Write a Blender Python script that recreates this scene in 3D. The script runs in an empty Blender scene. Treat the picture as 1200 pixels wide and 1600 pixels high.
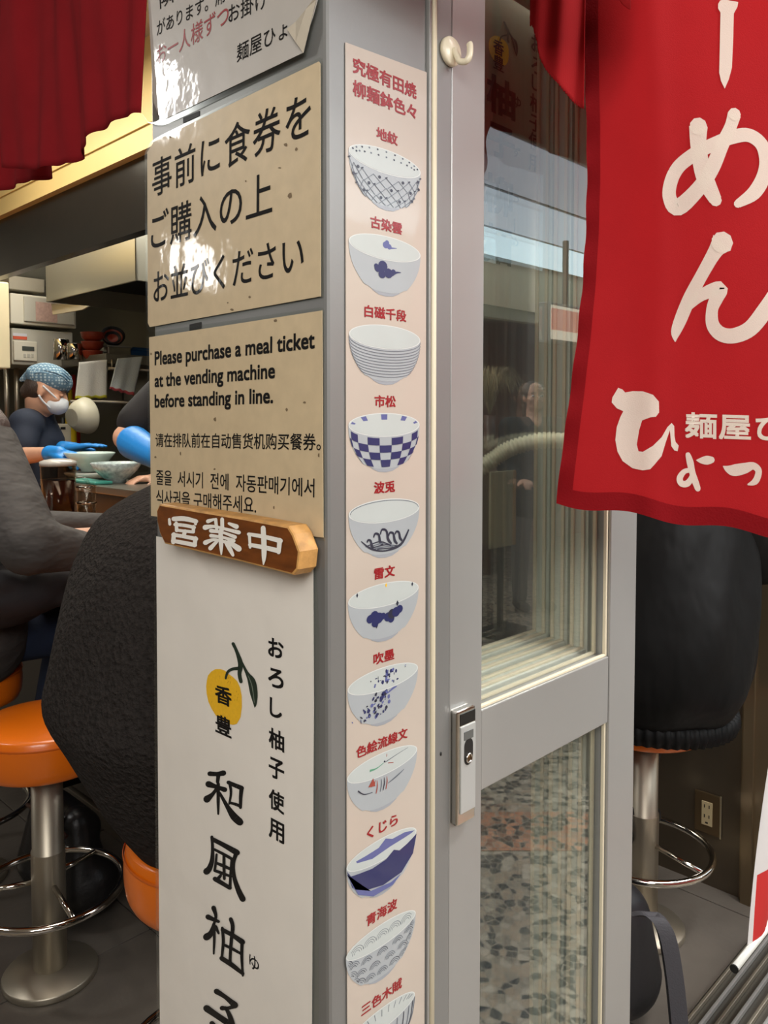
import bpy, bmesh, math, random
from mathutils import Vector, Matrix, Quaternion
random.seed(7)
SC = bpy.context.scene
COL = SC.collection

# ------------------------------------------------------------------ camera, world, lights, exposure
CAM_POS = Vector((-0.497, -0.558, 1.40)); FPX = 1258.0; PPX, PPY = 600.0, 711.0
YAW = math.atan2(.698, .716); PITCH = math.radians(-2.55)
_f = Vector((math.cos(YAW) * math.cos(PITCH), math.sin(YAW) * math.cos(PITCH), math.sin(PITCH)))
_r = Vector((math.sin(YAW), -math.cos(YAW), 0)); _u = _r.cross(_f)
cd = bpy.data.cameras.new('camera'); cam = bpy.data.objects.new('camera', cd); COL.objects.link(cam)
cam.matrix_world = Matrix(((_r.x, _u.x, -_f.x, CAM_POS.x), (_r.y, _u.y, -_f.y, CAM_POS.y), (_r.z, _u.z, -_f.z, CAM_POS.z), (0, 0, 0, 1)))
cd.sensor_fit = 'HORIZONTAL'; cd.sensor_width = 36; cd.lens = 36 * FPX / 1200
cd.shift_y = -(800 - PPY) / 1200; cd.clip_start = .02; cd.clip_end = 60
SC.camera = cam
SC.view_settings.view_transform = 'Standard'; SC.view_settings.look = 'None'
SC.view_settings.gamma = 1; SC.view_settings.use_curve_mapping = False
SC.view_settings.exposure = 0.0
w = bpy.data.worlds.new('world'); SC.world = w; w.use_nodes = True
w.node_tree.nodes['Background'].inputs[0].default_value = (1, .97, .93, 1)
w.node_tree.nodes['Background'].inputs[1].default_value = .28
def area(name, loc, sx, sy, watts, col, target=None):
    l = bpy.data.lights.new(name, 'AREA'); l.shape = 'RECTANGLE'; l.size = sx; l.size_y = sy; l.energy = watts; l.color = col
    o = bpy.data.objects.new(name, l); COL.objects.link(o); o.location = loc
    if target: o.rotation_euler = (Vector(target) - Vector(loc)).to_track_quat('-Z', 'Y').to_euler()
    return o
area('corridor_light', (-1.3, -1.2, 2.55), 1.6, 1.6, 76, (1, .975, .94), (0.1, .1, 1.0))
area('corridor_light_side', (-1.08, 2.12, 2.56), .14, .5, 11, (1, .98, .95), (-.9, 1.8, 0))
area('corridor_light_far', (-2.75, 4.5, 2.56), .25, .9, 16, (1, .98, .95), (-2.4, 4.0, 0))
area('door_fill', (1.7, -.62, 2.56), 2.4, .3, 78, (1, .985, .965))  # added fill for the walkway floor, kept out of the glass reflection
area('opposite_fill', (.9, -2.3, 2.3), .7, .7, 30, (1, .985, .97), (.6, 0, 1.1))  # added frontal fill to brighten the stacked door stiles
area('opposite_wall_fill', (3.4, -3.7, 2.5), 3.0, .5, 70, (1, .93, .88))  # added fill hidden behind the fascia, brightens the mirrored far wall
area('dining_light', (.42, 1.7, 2.6), .4, 2.2, 30, (1, .93, .82))
area('kitchen_light', (1.7, 3.2, 2.55), 1.2, 1.6, 62, (1, .95, .84))

# ------------------------------------------------------------------ helpers
def ray(px, py):
    return (_f + _r * ((px - PPX) / FPX) - _u * ((py - PPY) / FPX))
def PX(px, py, x): d = ray(px, py); return CAM_POS + d * ((x - CAM_POS.x) / d.x)
def PY(px, py, y): d = ray(px, py); return CAM_POS + d * ((y - CAM_POS.y) / d.y)
def PZ(px, py, z): d = ray(px, py); return CAM_POS + d * ((z - CAM_POS.z) / d.z)
def PD(px, py, dd): return CAM_POS + ray(px, py) * dd
def lin(c):
    return tuple(((v / 255) / 12.92 if v / 255 <= .04045 else ((v / 255 + .055) / 1.055) ** 2.4) for v in c)
MATS = {}
def mat(name, rgb, rough=.5, metal=0., bump=0., bscale=50., var=0., vscale=6., coat=0., stretch=None, spec=None, trans=0., emit=0.):
    if name in MATS: return MATS[name]
    m = bpy.data.materials.new(name); m.use_nodes = True; MATS[name] = m
    nt = m.node_tree; N = nt.nodes; L = nt.links; b = N['Principled BSDF']
    c = lin(rgb) + (1,)
    b.inputs['Base Color'].default_value = c; b.inputs['Roughness'].default_value = rough; b.inputs['Metallic'].default_value = metal
    if coat: b.inputs['Coat Weight'].default_value = coat; b.inputs['Coat Roughness'].default_value = .06
    if spec is not None: b.inputs['Specular IOR Level'].default_value = spec
    if emit: b.inputs['Emission Color'].default_value = c; b.inputs['Emission Strength'].default_value = emit
    geo = N.new('ShaderNodeNewGeometry'); src = geo.outputs['Position']
    if stretch:
        mp = N.new('ShaderNodeMapping'); mp.inputs['Scale'].default_value = stretch; L.new(src, mp.inputs[0]); src = mp.outputs[0]
    if var:
        n = N.new('ShaderNodeTexNoise'); n.inputs['Scale'].default_value = vscale; n.inputs['Detail'].default_value = 5; L.new(src, n.inputs['Vector'])
        rp = N.new('ShaderNodeMapRange'); rp.inputs[1].default_value = .3; rp.inputs[2].default_value = .7
        rp.inputs[3].default_value = 1 - var; rp.inputs[4].default_value = 1 + var; L.new(n.outputs[0], rp.inputs[0])
        mx = N.new('ShaderNodeVectorMath'); mx.operation = 'SCALE'; mx.inputs[0].default_value = c[:3]; L.new(rp.outputs[0], mx.inputs['Scale'])
        L.new(mx.outputs[0], b.inputs['Base Color'])
    if bump:
        n2 = N.new('ShaderNodeTexNoise'); n2.inputs['Scale'].default_value = bscale; n2.inputs['Detail'].default_value = 3; L.new(src, n2.inputs['Vector'])
        bp = N.new('ShaderNodeBump'); bp.inputs['Strength'].default_value = 1; bp.inputs['Distance'].default_value = bump
        L.new(n2.outputs[0], bp.inputs['Height']); L.new(bp.outputs[0], b.inputs['Normal'])
        if coat: L.new(bp.outputs[0], b.inputs['Coat Normal'])
    if trans:
        t = N.new('ShaderNodeBsdfTranslucent'); t.inputs[0].default_value = c; ms = N.new('ShaderNodeMixShader'); ms.inputs[0].default_value = trans
        L.new(b.outputs[0], ms.inputs[1]); L.new(t.outputs[0], ms.inputs[2]); L.new(ms.outputs[0], N['Material Output'].inputs[0])
    return m
def glass_mat(name, tint=(.93, .97, .95), ior=1.5, rough=0., gain=1.):
    m = bpy.data.materials.new(name); m.use_nodes = True; nt = m.node_tree; N = nt.nodes; L = nt.links; N.remove(N['Principled BSDF'])
    t = N.new('ShaderNodeBsdfTransparent'); t.inputs[0].default_value = tint + (1,)
    g = N.new('ShaderNodeBsdfGlossy'); g.inputs['Roughness'].default_value = rough; g.inputs[0].default_value = (.95, 1, .98, 1)
    fr = N.new('ShaderNodeFresnel'); ge = N.new('ShaderNodeNewGeometry'); mr = N.new('ShaderNodeMapRange')
    mr.inputs[3].default_value = ior; mr.inputs[4].default_value = 1 / ior; L.new(ge.outputs['Backfacing'], mr.inputs[0]); L.new(mr.outputs[0], fr.inputs[0])
    k = N.new('ShaderNodeMath'); k.operation = 'MULTIPLY'; k.inputs[1].default_value = gain; k.use_clamp = True; L.new(fr.outputs[0], k.inputs[0])
    ms = N.new('ShaderNodeMixShader'); L.new(k.outputs[0], ms.inputs[0]); L.new(t.outputs[0], ms.inputs[1]); L.new(g.outputs[0], ms.inputs[2])
    L.new(ms.outputs[0], N['Material Output'].inputs[0]); MATS[name] = m
    return m
def emat(name, rgb, s):
    m = bpy.data.materials.new(name); m.use_nodes = True; N = m.node_tree.nodes
    b = N['Principled BSDF']; b.inputs['Emission Color'].default_value = lin(rgb) + (1,); b.inputs['Emission Strength'].default_value = s
    MATS[name] = m; return m

class MB:
    def __init__(s): s.bm = bmesh.new(); s.mats = []
    def mi(s, m):
        if m not in s.mats: s.mats.append(m)
        return s.mats.index(m)
    def face(s, pts, m, smooth=False):
        vs = [s.bm.verts.new(p) for p in pts]
        f = s.bm.faces.new(vs); f.material_index = s.mi(m); f.smooth = smooth; return f
    def box(s, a, b, m, bevel=0.):
        a, b = Vector(a), Vector(b)
        lo = Vector(map(min, a, b)); hi = Vector(map(max, a, b)); c = (lo + hi) / 2; d = hi - lo
        t = bmesh.new(); bmesh.ops.create_cube(t, size=1)
        bmesh.ops.scale(t, vec=d, verts=t.verts); bmesh.ops.translate(t, vec=c, verts=t.verts)
        if bevel: bmesh.ops.bevel(t, geom=t.edges[:], offset=bevel, segments=2, profile=.5, affect='EDGES')
        s.merge(t, m); return s
    def merge(s, t, m, smooth=False):
        mi = s.mi(m); mp = {}
        for v in t.verts: mp[v] = s.bm.verts.new(v.co)
        for f in t.faces:
            try: n = s.bm.faces.new([mp[v] for v in f.verts])
            except ValueError: continue
            n.material_index = mi; n.smooth = smooth or f.smooth
        t.free()
    def lathe(s, c, prof, m, seg=32, axis=Vector((0, 0, 1)), smooth=True, cap=True):
        q = Vector((0, 0, 1)).rotation_difference(Vector(axis).normalized()); c = Vector(c); mi = s.mi(m); rings = []
        for r, z in prof:
            rings.append([s.bm.verts.new(c + q @ Vector((r * math.cos(k / seg * math.tau), r * math.sin(k / seg * math.tau), z))) for k in range(seg)])
        for a, b in zip(rings, rings[1:]):
            for k in range(seg):
                f = s.bm.faces.new((a[k], a[(k + 1) % seg], b[(k + 1) % seg], b[k])); f.material_index = mi; f.smooth = smooth
        if cap:
            for rg in (rings[0][::-1], rings[-1]):
                f = s.bm.faces.new(rg); f.material_index = mi
        return s
    def tube(s, pts, r, m, seg=10, closed=False, cap=True):
        pts = [Vector(p) for p in pts]; n = len(pts); mi = s.mi(m); rings = []; up = Vector((0, 0, 1))
        rr = r if isinstance(r, (list, tuple)) else [r] * n
        prev = None
        for i, p in enumerate(pts):
            if closed: t = pts[(i + 1) % n] - pts[i - 1]
            else: t = pts[min(i + 1, n - 1)] - pts[max(i - 1, 0)]
            t.normalize()
            if prev is None:
                a = t.cross(up); a = a if a.length > .1 else t.cross(Vector((1, 0, 0)))
            else: a = prev - t * prev.dot(t)
            a.normalize(); prev = a; b = t.cross(a)
            rings.append([s.bm.verts.new(p + (a * math.cos(k / seg * math.tau) + b * math.sin(k / seg * math.tau)) * rr[i]) for k in range(seg)])
        prs = list(zip(rings, rings[1:])) + ([(rings[-1], rings[0])] if closed else [])
        for A, B in prs:
            for k in range(seg):
                f = s.bm.faces.new((A[k], A[(k + 1) % seg], B[(k + 1) % seg], B[k])); f.material_index = mi; f.smooth = True
        if cap and not closed:
            for rg in (rings[0][::-1], rings[-1]):
                f = s.bm.faces.new(rg); f.material_index = mi
        return s
    def prism(s, pts, off, m, bevel=0.):
        t = bmesh.new(); vs = [t.verts.new(p) for p in pts]; f = t.faces.new(vs)
        r = bmesh.ops.extrude_face_region(t, geom=[f]); bmesh.ops.translate(t, vec=off, verts=[g for g in r['geom'] if isinstance(g, bmesh.types.BMVert)])
        bmesh.ops.recalc_face_normals(t, faces=t.faces)
        if bevel: bmesh.ops.bevel(t, geom=t.edges[:], offset=bevel, segments=2, profile=.5, affect='EDGES')
        s.merge(t, m); return s
    def ellipsoid(s, c, r, m, rot=None, seg=20):
        t = bmesh.new(); bmesh.ops.create_uvsphere(t, u_segments=seg, v_segments=seg // 2, radius=1)
        M = Matrix.Translation(c) @ (rot.to_matrix().to_4x4() if rot else Matrix()) @ Matrix.Diagonal((*r, 1))
        bmesh.ops.transform(t, matrix=M, verts=t.verts); s.merge(t, m, True); return s
    def build(s, name, parent=None, recalc=False, **kw):
        if recalc: bmesh.ops.recalc_face_normals(s.bm, faces=s.bm.faces)
        me = bpy.data.meshes.new(name); s.bm.to_mesh(me); s.bm.free()
        for m in s.mats: me.materials.append(m)
        o = bpy.data.objects.new(name, me); COL.objects.link(o)
        if parent is not None: o.parent = parent; o.matrix_parent_inverse = parent.matrix_basis.inverted()
        for k, v in kw.items(): o[k] = v
        return o
def thing(name, label, cat, loc=(0, 0, 0), group=None):
    o = bpy.data.objects.new(name, None); COL.objects.link(o); o.location = loc; o.empty_display_size = .05
    o['label'] = label; o['category'] = cat
    if group: o['group'] = group
    return o
def struct(name, loc=(0, 0, 0)):
    o = bpy.data.objects.new(name, None); COL.objects.link(o); o.location = loc; o['kind'] = 'structure'; return o
def modify(o, *mods):
    for t, kw in mods:
        m = o.modifiers.new(t.lower(), t)
        for k, v in kw.items(): setattr(m, k, v)
    dg = bpy.context.evaluated_depsgraph_get(); dg.update()
    me = bpy.data.meshes.new_from_object(o.evaluated_get(dg)); o.modifiers.clear(); old = o.data; o.data = me; bpy.data.meshes.remove(old)
    return o
def fused(name, parts, m, parent, voxel=.01, smooth=6, **kw):
    """one continuous skin from overlapping capsules ('c', p0, r0, p1, r1) and ellipsoids ('e', centre, radii, quaternion)"""
    mb = MB()
    for p in parts:
        if p[0] == 'e': mb.ellipsoid(p[1], p[2], m, p[3] if len(p) > 3 else None, 24)
        else:
            a, ra, b, rb = Vector(p[1]), p[2], Vector(p[3]), p[4]; ax = b - a; n = ax.length or 1e-4; prof = []
            for k in range(7): t = math.pi / 2 * (k / 6); prof.append((max(ra * math.sin(t), 1e-4), -ra * math.cos(t)))
            for k in range(7): t = math.pi / 2 * (k / 6); prof.append((max(rb * math.cos(t), 1e-4), n + rb * math.sin(t)))
            mb.lathe(a, prof, m, 18, ax)
    o = mb.build(name, parent, **kw)
    modify(o, ('REMESH', dict(mode='VOXEL', voxel_size=voxel, use_smooth_shade=True)), ('SMOOTH', dict(factor=.5, iterations=smooth)))
    if not o.data.materials: o.data.materials.append(m)
    return o
_TXT = {}
def glyphs(s, bold=0., spacing=1.):
    """triangulated outline of a string set in the built-in font, normalised to its bounding box -> verts (0..1), faces, aspect"""
    key = (s, bold, spacing)
    if key in _TXT: return _TXT[key]
    c = bpy.data.curves.new('t', 'FONT'); c.body = s; c.size = 1; c.offset = bold; c.space_character = spacing; c.resolution_u = 4
    o = bpy.data.objects.new('t', c); COL.objects.link(o)
    dg = bpy.context.evaluated_depsgraph_get(); dg.update(); me = bpy.data.meshes.new_from_object(o.evaluated_get(dg))
    vs = [v.co.copy() for v in me.vertices]; fs = [tuple(p.vertices) for p in me.polygons]
    bpy.data.objects.remove(o); bpy.data.curves.remove(c); bpy.data.meshes.remove(me)
    x0 = min(v.x for v in vs); x1 = max(v.x for v in vs); y0 = min(v.y for v in vs); y1 = max(v.y for v in vs)
    r = ([((v.x - x0) / (x1 - x0), (v.y - y0) / (y1 - y0)) for v in vs], fs, (x1 - x0) / (y1 - y0)); _TXT[key] = r
    return r
def put_text(mb, s, A, B, C, m, off=Vector(), bold=0., spacing=1.):
    """A bottom-left, B bottom-right, C top-left world corners"""
    vs, fs, asp = glyphs(s, 0., spacing); mi = mb.mi(m); U = B - A; V = C - A; nrm = U.cross(V)
    b = max(0., bold) * 1.1; bx, by = b / max(asp, .2), b
    sh = [(0, 0)] if b <= 0 else [(bx * .5 * i, by * .5 * j) for i in (-1, 1) for j in (-1, 1)] + ([(0, 0)] if b > .03 else [])
    nn = nrm.normalized()
    for k, (dx, dy) in enumerate(sh): _put(mb, vs, fs, A + off + U * dx + V * dy + nn * (.00003 * k), U, V, nrm, mi)
def _put(mb, vs, fs, A, U, V, nrm, mi):
    bv = [mb.bm.verts.new(A + U * x + V * y) for x, y in vs]
    for f in fs:
        try: g = mb.bm.faces.new([bv[i] for i in f])
        except ValueError: continue
        g.normal_update(); g.material_index = mi
        if g.normal.dot(nrm) < 0: g.normal_flip()
def catmull(pts, n=6):
    out = []; P = [pts[0]] + list(pts) + [pts[-1]]
    for i in range(1, len(P) - 2):
        for k in range(n):
            t = k / n; a, b, c, d = P[i - 1], P[i], P[i + 1], P[i + 2]
            out.append(tuple(.5 * ((2 * b[j]) + (-a[j] + c[j]) * t + (2 * a[j] - 5 * b[j] + 4 * c[j] - d[j]) * t * t + (-a[j] + 3 * b[j] - 3 * c[j] + d[j]) * t ** 3) for j in range(len(b))))
    out.append(tuple(pts[-1])); return out
def stroke_poly(pts, smooth=True):
    """brush stroke [(x, y, width)...] -> list of quads and round ends in the same 2-D space"""
    if smooth and len(pts) > 2: pts = catmull(pts, 5)
    L = []; R = []
    for i, (x, y, w_) in enumerate(pts):
        a = pts[max(i - 1, 0)]; b = pts[min(i + 1, len(pts) - 1)]; dx, dy = b[0] - a[0], b[1] - a[1]; n = math.hypot(dx, dy) or 1
        nx, ny = -dy / n * w_ / 2, dx / n * w_ / 2; L.append((x + nx, y + ny)); R.append((x - nx, y - ny))
    polys = [[L[i], L[i + 1], R[i + 1], R[i]] for i in range(len(pts) - 1)]
    for x, y, w_ in (pts[0], pts[-1]):
        if w_ > 1: polys.append([(x + w_ * .48 * math.cos(k / 9 * math.tau), y + w_ * .48 * math.sin(k / 9 * math.tau)) for k in range(9)])
    return polys
LIFT = [0]
def flat_poly(mb, pts3, m, nrm):
    LIFT[0] = (LIFT[0] + 1) % 12; pts3 = [p + nrm * (LIFT[0] * .000008) for p in pts3]
    try: f = mb.face(pts3, m)
    except ValueError: return
    f.normal_update()
    if f.normal.dot(nrm) < 0: f.normal_flip()

# ------------------------------------------------------------------ materials
ALU = mat('silver aluminium', (138, 138, 136), .36, .45, bump=.00006, bscale=400, var=.02, vscale=3)
ALU2 = mat('light aluminium', (160, 159, 156), .3, .4, bump=.00004, bscale=300, var=.02, vscale=4)
CREAM = mat('cream gasket', (214, 203, 176), .45)
GROOVE = mat('dark groove', (52, 52, 50), .6)
STEEL = mat('brushed steel', (176, 168, 152), .42, .9, bump=.00003, bscale=300, stretch=(1, 1, .05))
CHROME = mat('chrome', (214, 210, 202), .1, 1.)
WALLSTEEL = mat('dark stainless', (104, 94, 80), .28, .75, bump=.0004, bscale=3, var=.06)
KSTEEL = mat('kitchen stainless', (150, 146, 134), .28, .85, bump=.002, bscale=3)
BLACK = mat('black', (16, 15, 15), .6)
RUBBER = mat('black rubber', (24, 23, 22), .5)
PAPER_W = mat('white laminated paper', (236, 230, 220), .42, 0, bump=.0016, bscale=14, var=.025, vscale=9, coat=.55)
PAPER_B = mat('tan laminated paper', (205, 184, 148), .42, 0, bump=.0006, bscale=22, var=.05, vscale=60, coat=.6)
PAPER_G = mat('grey laminated paper', (184, 178, 170), .4, 0, bump=.0010, bscale=24, var=.03, vscale=20, coat=.55)
PAPER_P = mat('pinkish laminated paper', (188, 175, 162), .4, 0, bump=.0003, bscale=14, var=.02, vscale=10, coat=.7)
FILM = glass_mat('laminate film', (.97, .98, .97), 1.45, .12, .7)
INK = mat('black ink', (14, 12, 12), .65, 0, bump=.0007, bscale=18, coat=.22, spec=.2)
INKR = mat('red ink', (148, 14, 24), .4, 0, coat=.4)
GLASS = glass_mat('window glass', (.98, .995, .99), 1.5, 0, 2.1)
GLASS2 = glass_mat('inner window glass', (.99, 1., .995), 1.45, 0, .8)

# ------------------------------------------------------------------ structure: floors, ceilings, walls
def terrazzo():
    m = bpy.data.materials.new('terrazzo'); m.use_nodes = True; N = m.node_tree.nodes; L = m.node_tree.links; b = N['Principled BSDF']
    geo = N.new('ShaderNodeNewGeometry'); v = N.new('ShaderNodeTexVoronoi'); v.inputs['Scale'].default_value = 38; L.new(geo.outputs['Position'], v.inputs['Vector'])
    r = N.new('ShaderNodeValToRGB'); e = r.color_ramp.elements; e[0].position = 0; e[0].color = lin((30, 32, 34)) + (1,); e[1].position = 1; e[1].color = lin((215, 205, 190)) + (1,)
    for p, c in ((.3, (44, 46, 46)), (.36, (128, 118, 104)), (.62, (168, 158, 142)), (.8, (150, 132, 112))):
        k = e.new(p); k.color = lin(c) + (1,)
    r.color_ramp.interpolation = 'CONSTANT'
    sp = N.new('ShaderNodeSeparateColor'); L.new(v.outputs['Color'], sp.inputs[0]); L.new(sp.outputs[0], r.inputs[0])
    # grout between chips
    v2 = N.new('ShaderNodeTexVoronoi'); v2.feature = 'DISTANCE_TO_EDGE'; v2.inputs['Scale'].default_value = 38; L.new(geo.outputs['Position'], v2.inputs['Vector'])
    mr = N.new('ShaderNodeMapRange'); mr.inputs[1].default_value = .02; mr.inputs[2].default_value = .09; L.new(v2.outputs[0], mr.inputs[0])
    mx = N.new('ShaderNodeMix'); mx.data_type = 'RGBA'; mx.inputs[6].default_value = lin((140, 130, 116)) + (1,); L.new(mr.outputs[0], mx.inputs[0]); L.new(r.outputs[0], mx.inputs[7])
    L.new(mx.outputs[2], b.inputs['Base Color']); b.inputs['Roughness'].default_value = .35
    return m
TERR = terrazzo()
FLOORT = mat('dark floor tile', (96, 90, 83), .3, .1, bump=.0008, bscale=40, var=.12, vscale=7)
GROUT = mat('floor grout', (34, 32, 30), .8)
PLASTER = mat('ceiling plaster', (212, 206, 194), .8)
YELLOW = mat('pale yellow painted wood', (226, 196, 128), .5, var=.03, vscale=4)
DARKWALL = mat('dark brown partition', (40, 36, 32), .6)

fl = struct('floor', (0, 0, 0))
MB().box((-4, -5.2, -.06), (9, 6, -.012), TERR).build('terrazzo_slab', fl)
MB().box((.0, .2, -.012), (3.2, 5, -.004), GROUT).build('grout_bed', fl)
tile_me = None
for i in range(5):
    for j in range(9):
        x0, y0 = .0 + i * .6, .21 + j * .5985
        if x0 > 2.5 or y0 > 4.7: continue
        if tile_me is None:
            t = MB().box((0, 0, -.012), (.596, .5945, 0), FLOORT, .0015).build('tile', fl); tile_me = t.data; t.location = (x0, y0, 0)
        else:
            t = bpy.data.objects.new('tile', tile_me); COL.objects.link(t); t.parent = fl; t.location = (x0, y0, 0)
STRIP = TERR.copy(); STRIP.name = 'reddish reflection terrazzo'  # terrazzo copy reddened to stand in for a light reflection
for nd in STRIP.node_tree.nodes:
    if nd.type == 'VALTORGB':
        for el in nd.color_ramp.elements: c_ = el.color; el.color = (min(1, c_[0] * 1.25), c_[1] * .62, c_[2] * .42, 1)
m_ = MB(); ca, dv, dw = Vector((1.74, -.99, -.0115)), Vector((.698, .716, 0)), Vector((.716, -.698, 0))
m_.prism([ca + dv * a_ + dw * b_ for a_, b_ in ((-1.3, -.13), (1.3, -.13), (1.3, .13), (-1.3, .13))], Vector((0, 0, .0015)), STRIP); m_.build('reflection_tint_band', fl)  # reddish light reflection put into the floor colour as a band
# ceilings
o = MB().box((-4, -5.2, 2.62), (9, 0, 2.7), PLASTER).box((-4, 0, 2.62), (0, 6, 2.7), PLASTER).build('ceiling'); o['kind'] = 'structure'
o = MB().box((0, .0, 2.66), (3.4, 5.0, 2.74), PLASTER).build('ceiling_dining'); o['kind'] = 'structure'
# walls of the dining room and kitchen
o = MB().box((1.874, .30, 0), (1.95, 1.45, 2.66), WALLSTEEL).box((1.868, .30, 1.02), (1.874, 1.45, 1.03), WALLSTEEL).build('wall_right'); o['kind'] = 'structure'
o = MB().box((1.866, .281, .0), (1.95, .30, 2.66), mat('brown steel', (132, 116, 92), .3, .8)).box((1.85, .262, .0), (1.866, .29, 2.66), mat('brown steel', (0, 0, 0))).box((1.862, .12, .0), (1.95, .262, 2.12), mat('brown steel', (0, 0, 0))).build('trim_1'); o['kind'] = 'structure'
o = MB().box((1.95, 1.45, 0), (3.2, 1.53, 2.66), KSTEEL).build('wall_kitchen_side'); o['kind'] = 'structure'
o = MB().box((0, 4.75, 0), (3.3, 4.85, 2.66), KSTEEL).build('wall_back'); o['kind'] = 'structure'
o = MB().box((3.2, 1.45, 0), (3.3, 4.8, 2.66), KSTEEL).build('wall_kitchen'); o['kind'] = 'structure'
o = MB().box((.152, .222, 0), (1.0, .26, 2.62), DARKWALL).build('wall_partition'); o['kind'] = 'structure'
# fascia over the counter: pale yellow board above, stainless band below
o = MB().box((.90, .7, 2.30), (.98, 4.7, 2.66), YELLOW).box((.893, .7, 2.375), (.90, 4.7, 2.395), YELLOW).build('trim_2'); o['kind'] = 'structure'
o = MB().box((.93, .7, 2.05), (.975, 4.7, 2.32), mat('dark stainless band', (92, 90, 84), .22, .85, bump=.004, bscale=3)).build('trim_3'); o['kind'] = 'structure'
# header beam over the sliding doors and above the left opening
o = MB().box((.15, -.0, 2.13), (3.2, .2, 2.62), mat('brown header', (96, 78, 62), .5)).build('trim_4'); o['kind'] = 'structure'

# outside: far wall of the walkway with its fascia, end walls
o = MB().box((-4.1, -4.7, 0), (9.1, -4.6, 2.7), mat('pinkish brown wall', (164, 130, 118), .6, bump=.002, bscale=8, var=.08, vscale=1.5)).build('wall_front'); o['kind'] = 'structure'
o = MB().box((-4.1, -3.12, 2.16), (9.1, -3.05, 2.62), mat('beige fascia', (176, 160, 128), .5)).build('trim_6'); o['kind'] = 'structure'
o = MB().box((-4.1, -5.2, 0), (-4.0, 6, 2.7), mat('grey walkway wall', (150, 146, 140), .6)).build('wall_left'); o['kind'] = 'structure'
o = MB().box((9.0, -5.2, 0), (9.1, 6, 2.7), mat('grey walkway wall', (0, 0, 0))).build('wall_far_end'); o['kind'] = 'structure'
o = MB().box((-4.0, 5.9, 0), (0, 6.0, 2.7), mat('grey walkway wall', (0, 0, 0))).build('wall_walkway_end'); o['kind'] = 'structure'
LUM = [emat('luminous ceiling %d' % k, c_, e_) for k, (c_, e_) in enumerate((((226, 236, 255), 1.0), ((222, 238, 255), 1.7), ((220, 244, 255), 3.4)))]
for k in range(1):
    for q in range(3):
        x0 = .2; y0 = -1.45 - q * .53
        t = thing('ceiling_light', ('long dim luminous ceiling strip nearest the sliding doors', 'long luminous ceiling strip in the middle of the walkway', 'long brightest luminous ceiling strip along the beige fascia')[q], 'lamp', (x0 + 4, y0 - .25, 2.61), 'luminous strips over the walkway')
        MB().box((x0, y0 - .50, 2.602), (x0 + 8.5, y0 + .02, 2.622), ALU2, .002).build('frame', t)
        MB().box((x0 + .01, y0 - .49, 2.598), (x0 + 8.49, y0, 2.603), LUM[q]).build('diffuser', t)

# ---- the aluminium corner post
post = struct('wall_corner_post')
MB().box((0, 0, 0), (.139, .308, 2.62), ALU, .004).build('post', post)
MB().box((.139, -.0035, 0), (.1425, .19, 2.62), ALU2, .001).box((.1425, .004, 0), (.1465, .19, 2.62), GROOVE).build('edge_strip', post)
m_ = MB(); m_.lathe((.1495, .0005, 0), [(.0038, 0), (.0038, 2.62)], CREAM, 12); m_.box((.1462, .0005, 0), (.1528, .19, 2.62), CREAM).build('rubber_gasket', post)
MB().box((.1528, -.001, 0), (.1775, .19, 2.12), ALU, .0012).build('jamb', post)
s_ = MB()
p = PY(689, 1178, -.0015); s_.ellipsoid(p, (.0013, .001, .0024), RUBBER, None, 10); s_.build('screw_hole', post)

# ---- four stacked sliding doors
def sliding_door(n, x0, x1, y0, sl, sr, full=False):
    d = struct('door_%d' % n, (x0, y0, 0)); T = .030; z1 = 2.10
    FR = ALU2 if n == 1 else mat('pale green-grey aluminium', (206, 208, 194), .4, .1)
    MB().box((x0, y0, .02), (x0 + sl, y0 + T, z1), FR, .0015).build('stile', d)
    MB().box((x1 - sr, y0, .02), (x1, y0 + T, z1), FR, .0015).build('stile', d)
    a, b = x0 + sl + .0006, x1 - sr - .0012
    MB().box((a, y0 + .001, .9690), (b, y0 + T - .001, 1.0640), FR, .0015).build('mid_rail', d)
    MB().box((a, y0 + .001, .02), (b, y0 + T - .001, .11), FR, .0015).build('bottom_rail', d)
    MB().box((a, y0 + .001, 2.02), (b, y0 + T - .001, z1), FR, .0015).build('top_rail', d)
    for za, zb in ((1.0635, 2.022), (.108, .9695)):
        g = MB(); g.face([(a - .004, y0 + .016, za), (b + .004, y0 + .016, za), (b + .004, y0 + .016, zb), (a - .004, y0 + .016, zb)], GLASS if n == 1 else GLASS2); g.build('pane', d)
    for k in range(2):                                  # glazing beads on both sides of the glass
        g = MB(); yy = y0 + .004 + k * .017
        for za, zb in ((1.064, 2.02), (.11, .969)):
            g.box((b - .0045, yy, za), (b - .0002, yy + .005, zb), CREAM, .0008)
            g.box((a, yy, za), (b - .005, yy + .005, za + .0035), CREAM, .0008)
        g.build('glazing_bead', d)
    return d
door1 = sliding_door(1, .1785, .6105, 0.0, .0585, .0765)
sliding_door(2, .190, .622, .043, .055, .0765)
sliding_door(3, .205, .637, .086, .055, .0765)
sliding_door(4, .220, .653, .129, .055, .0765)

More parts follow.
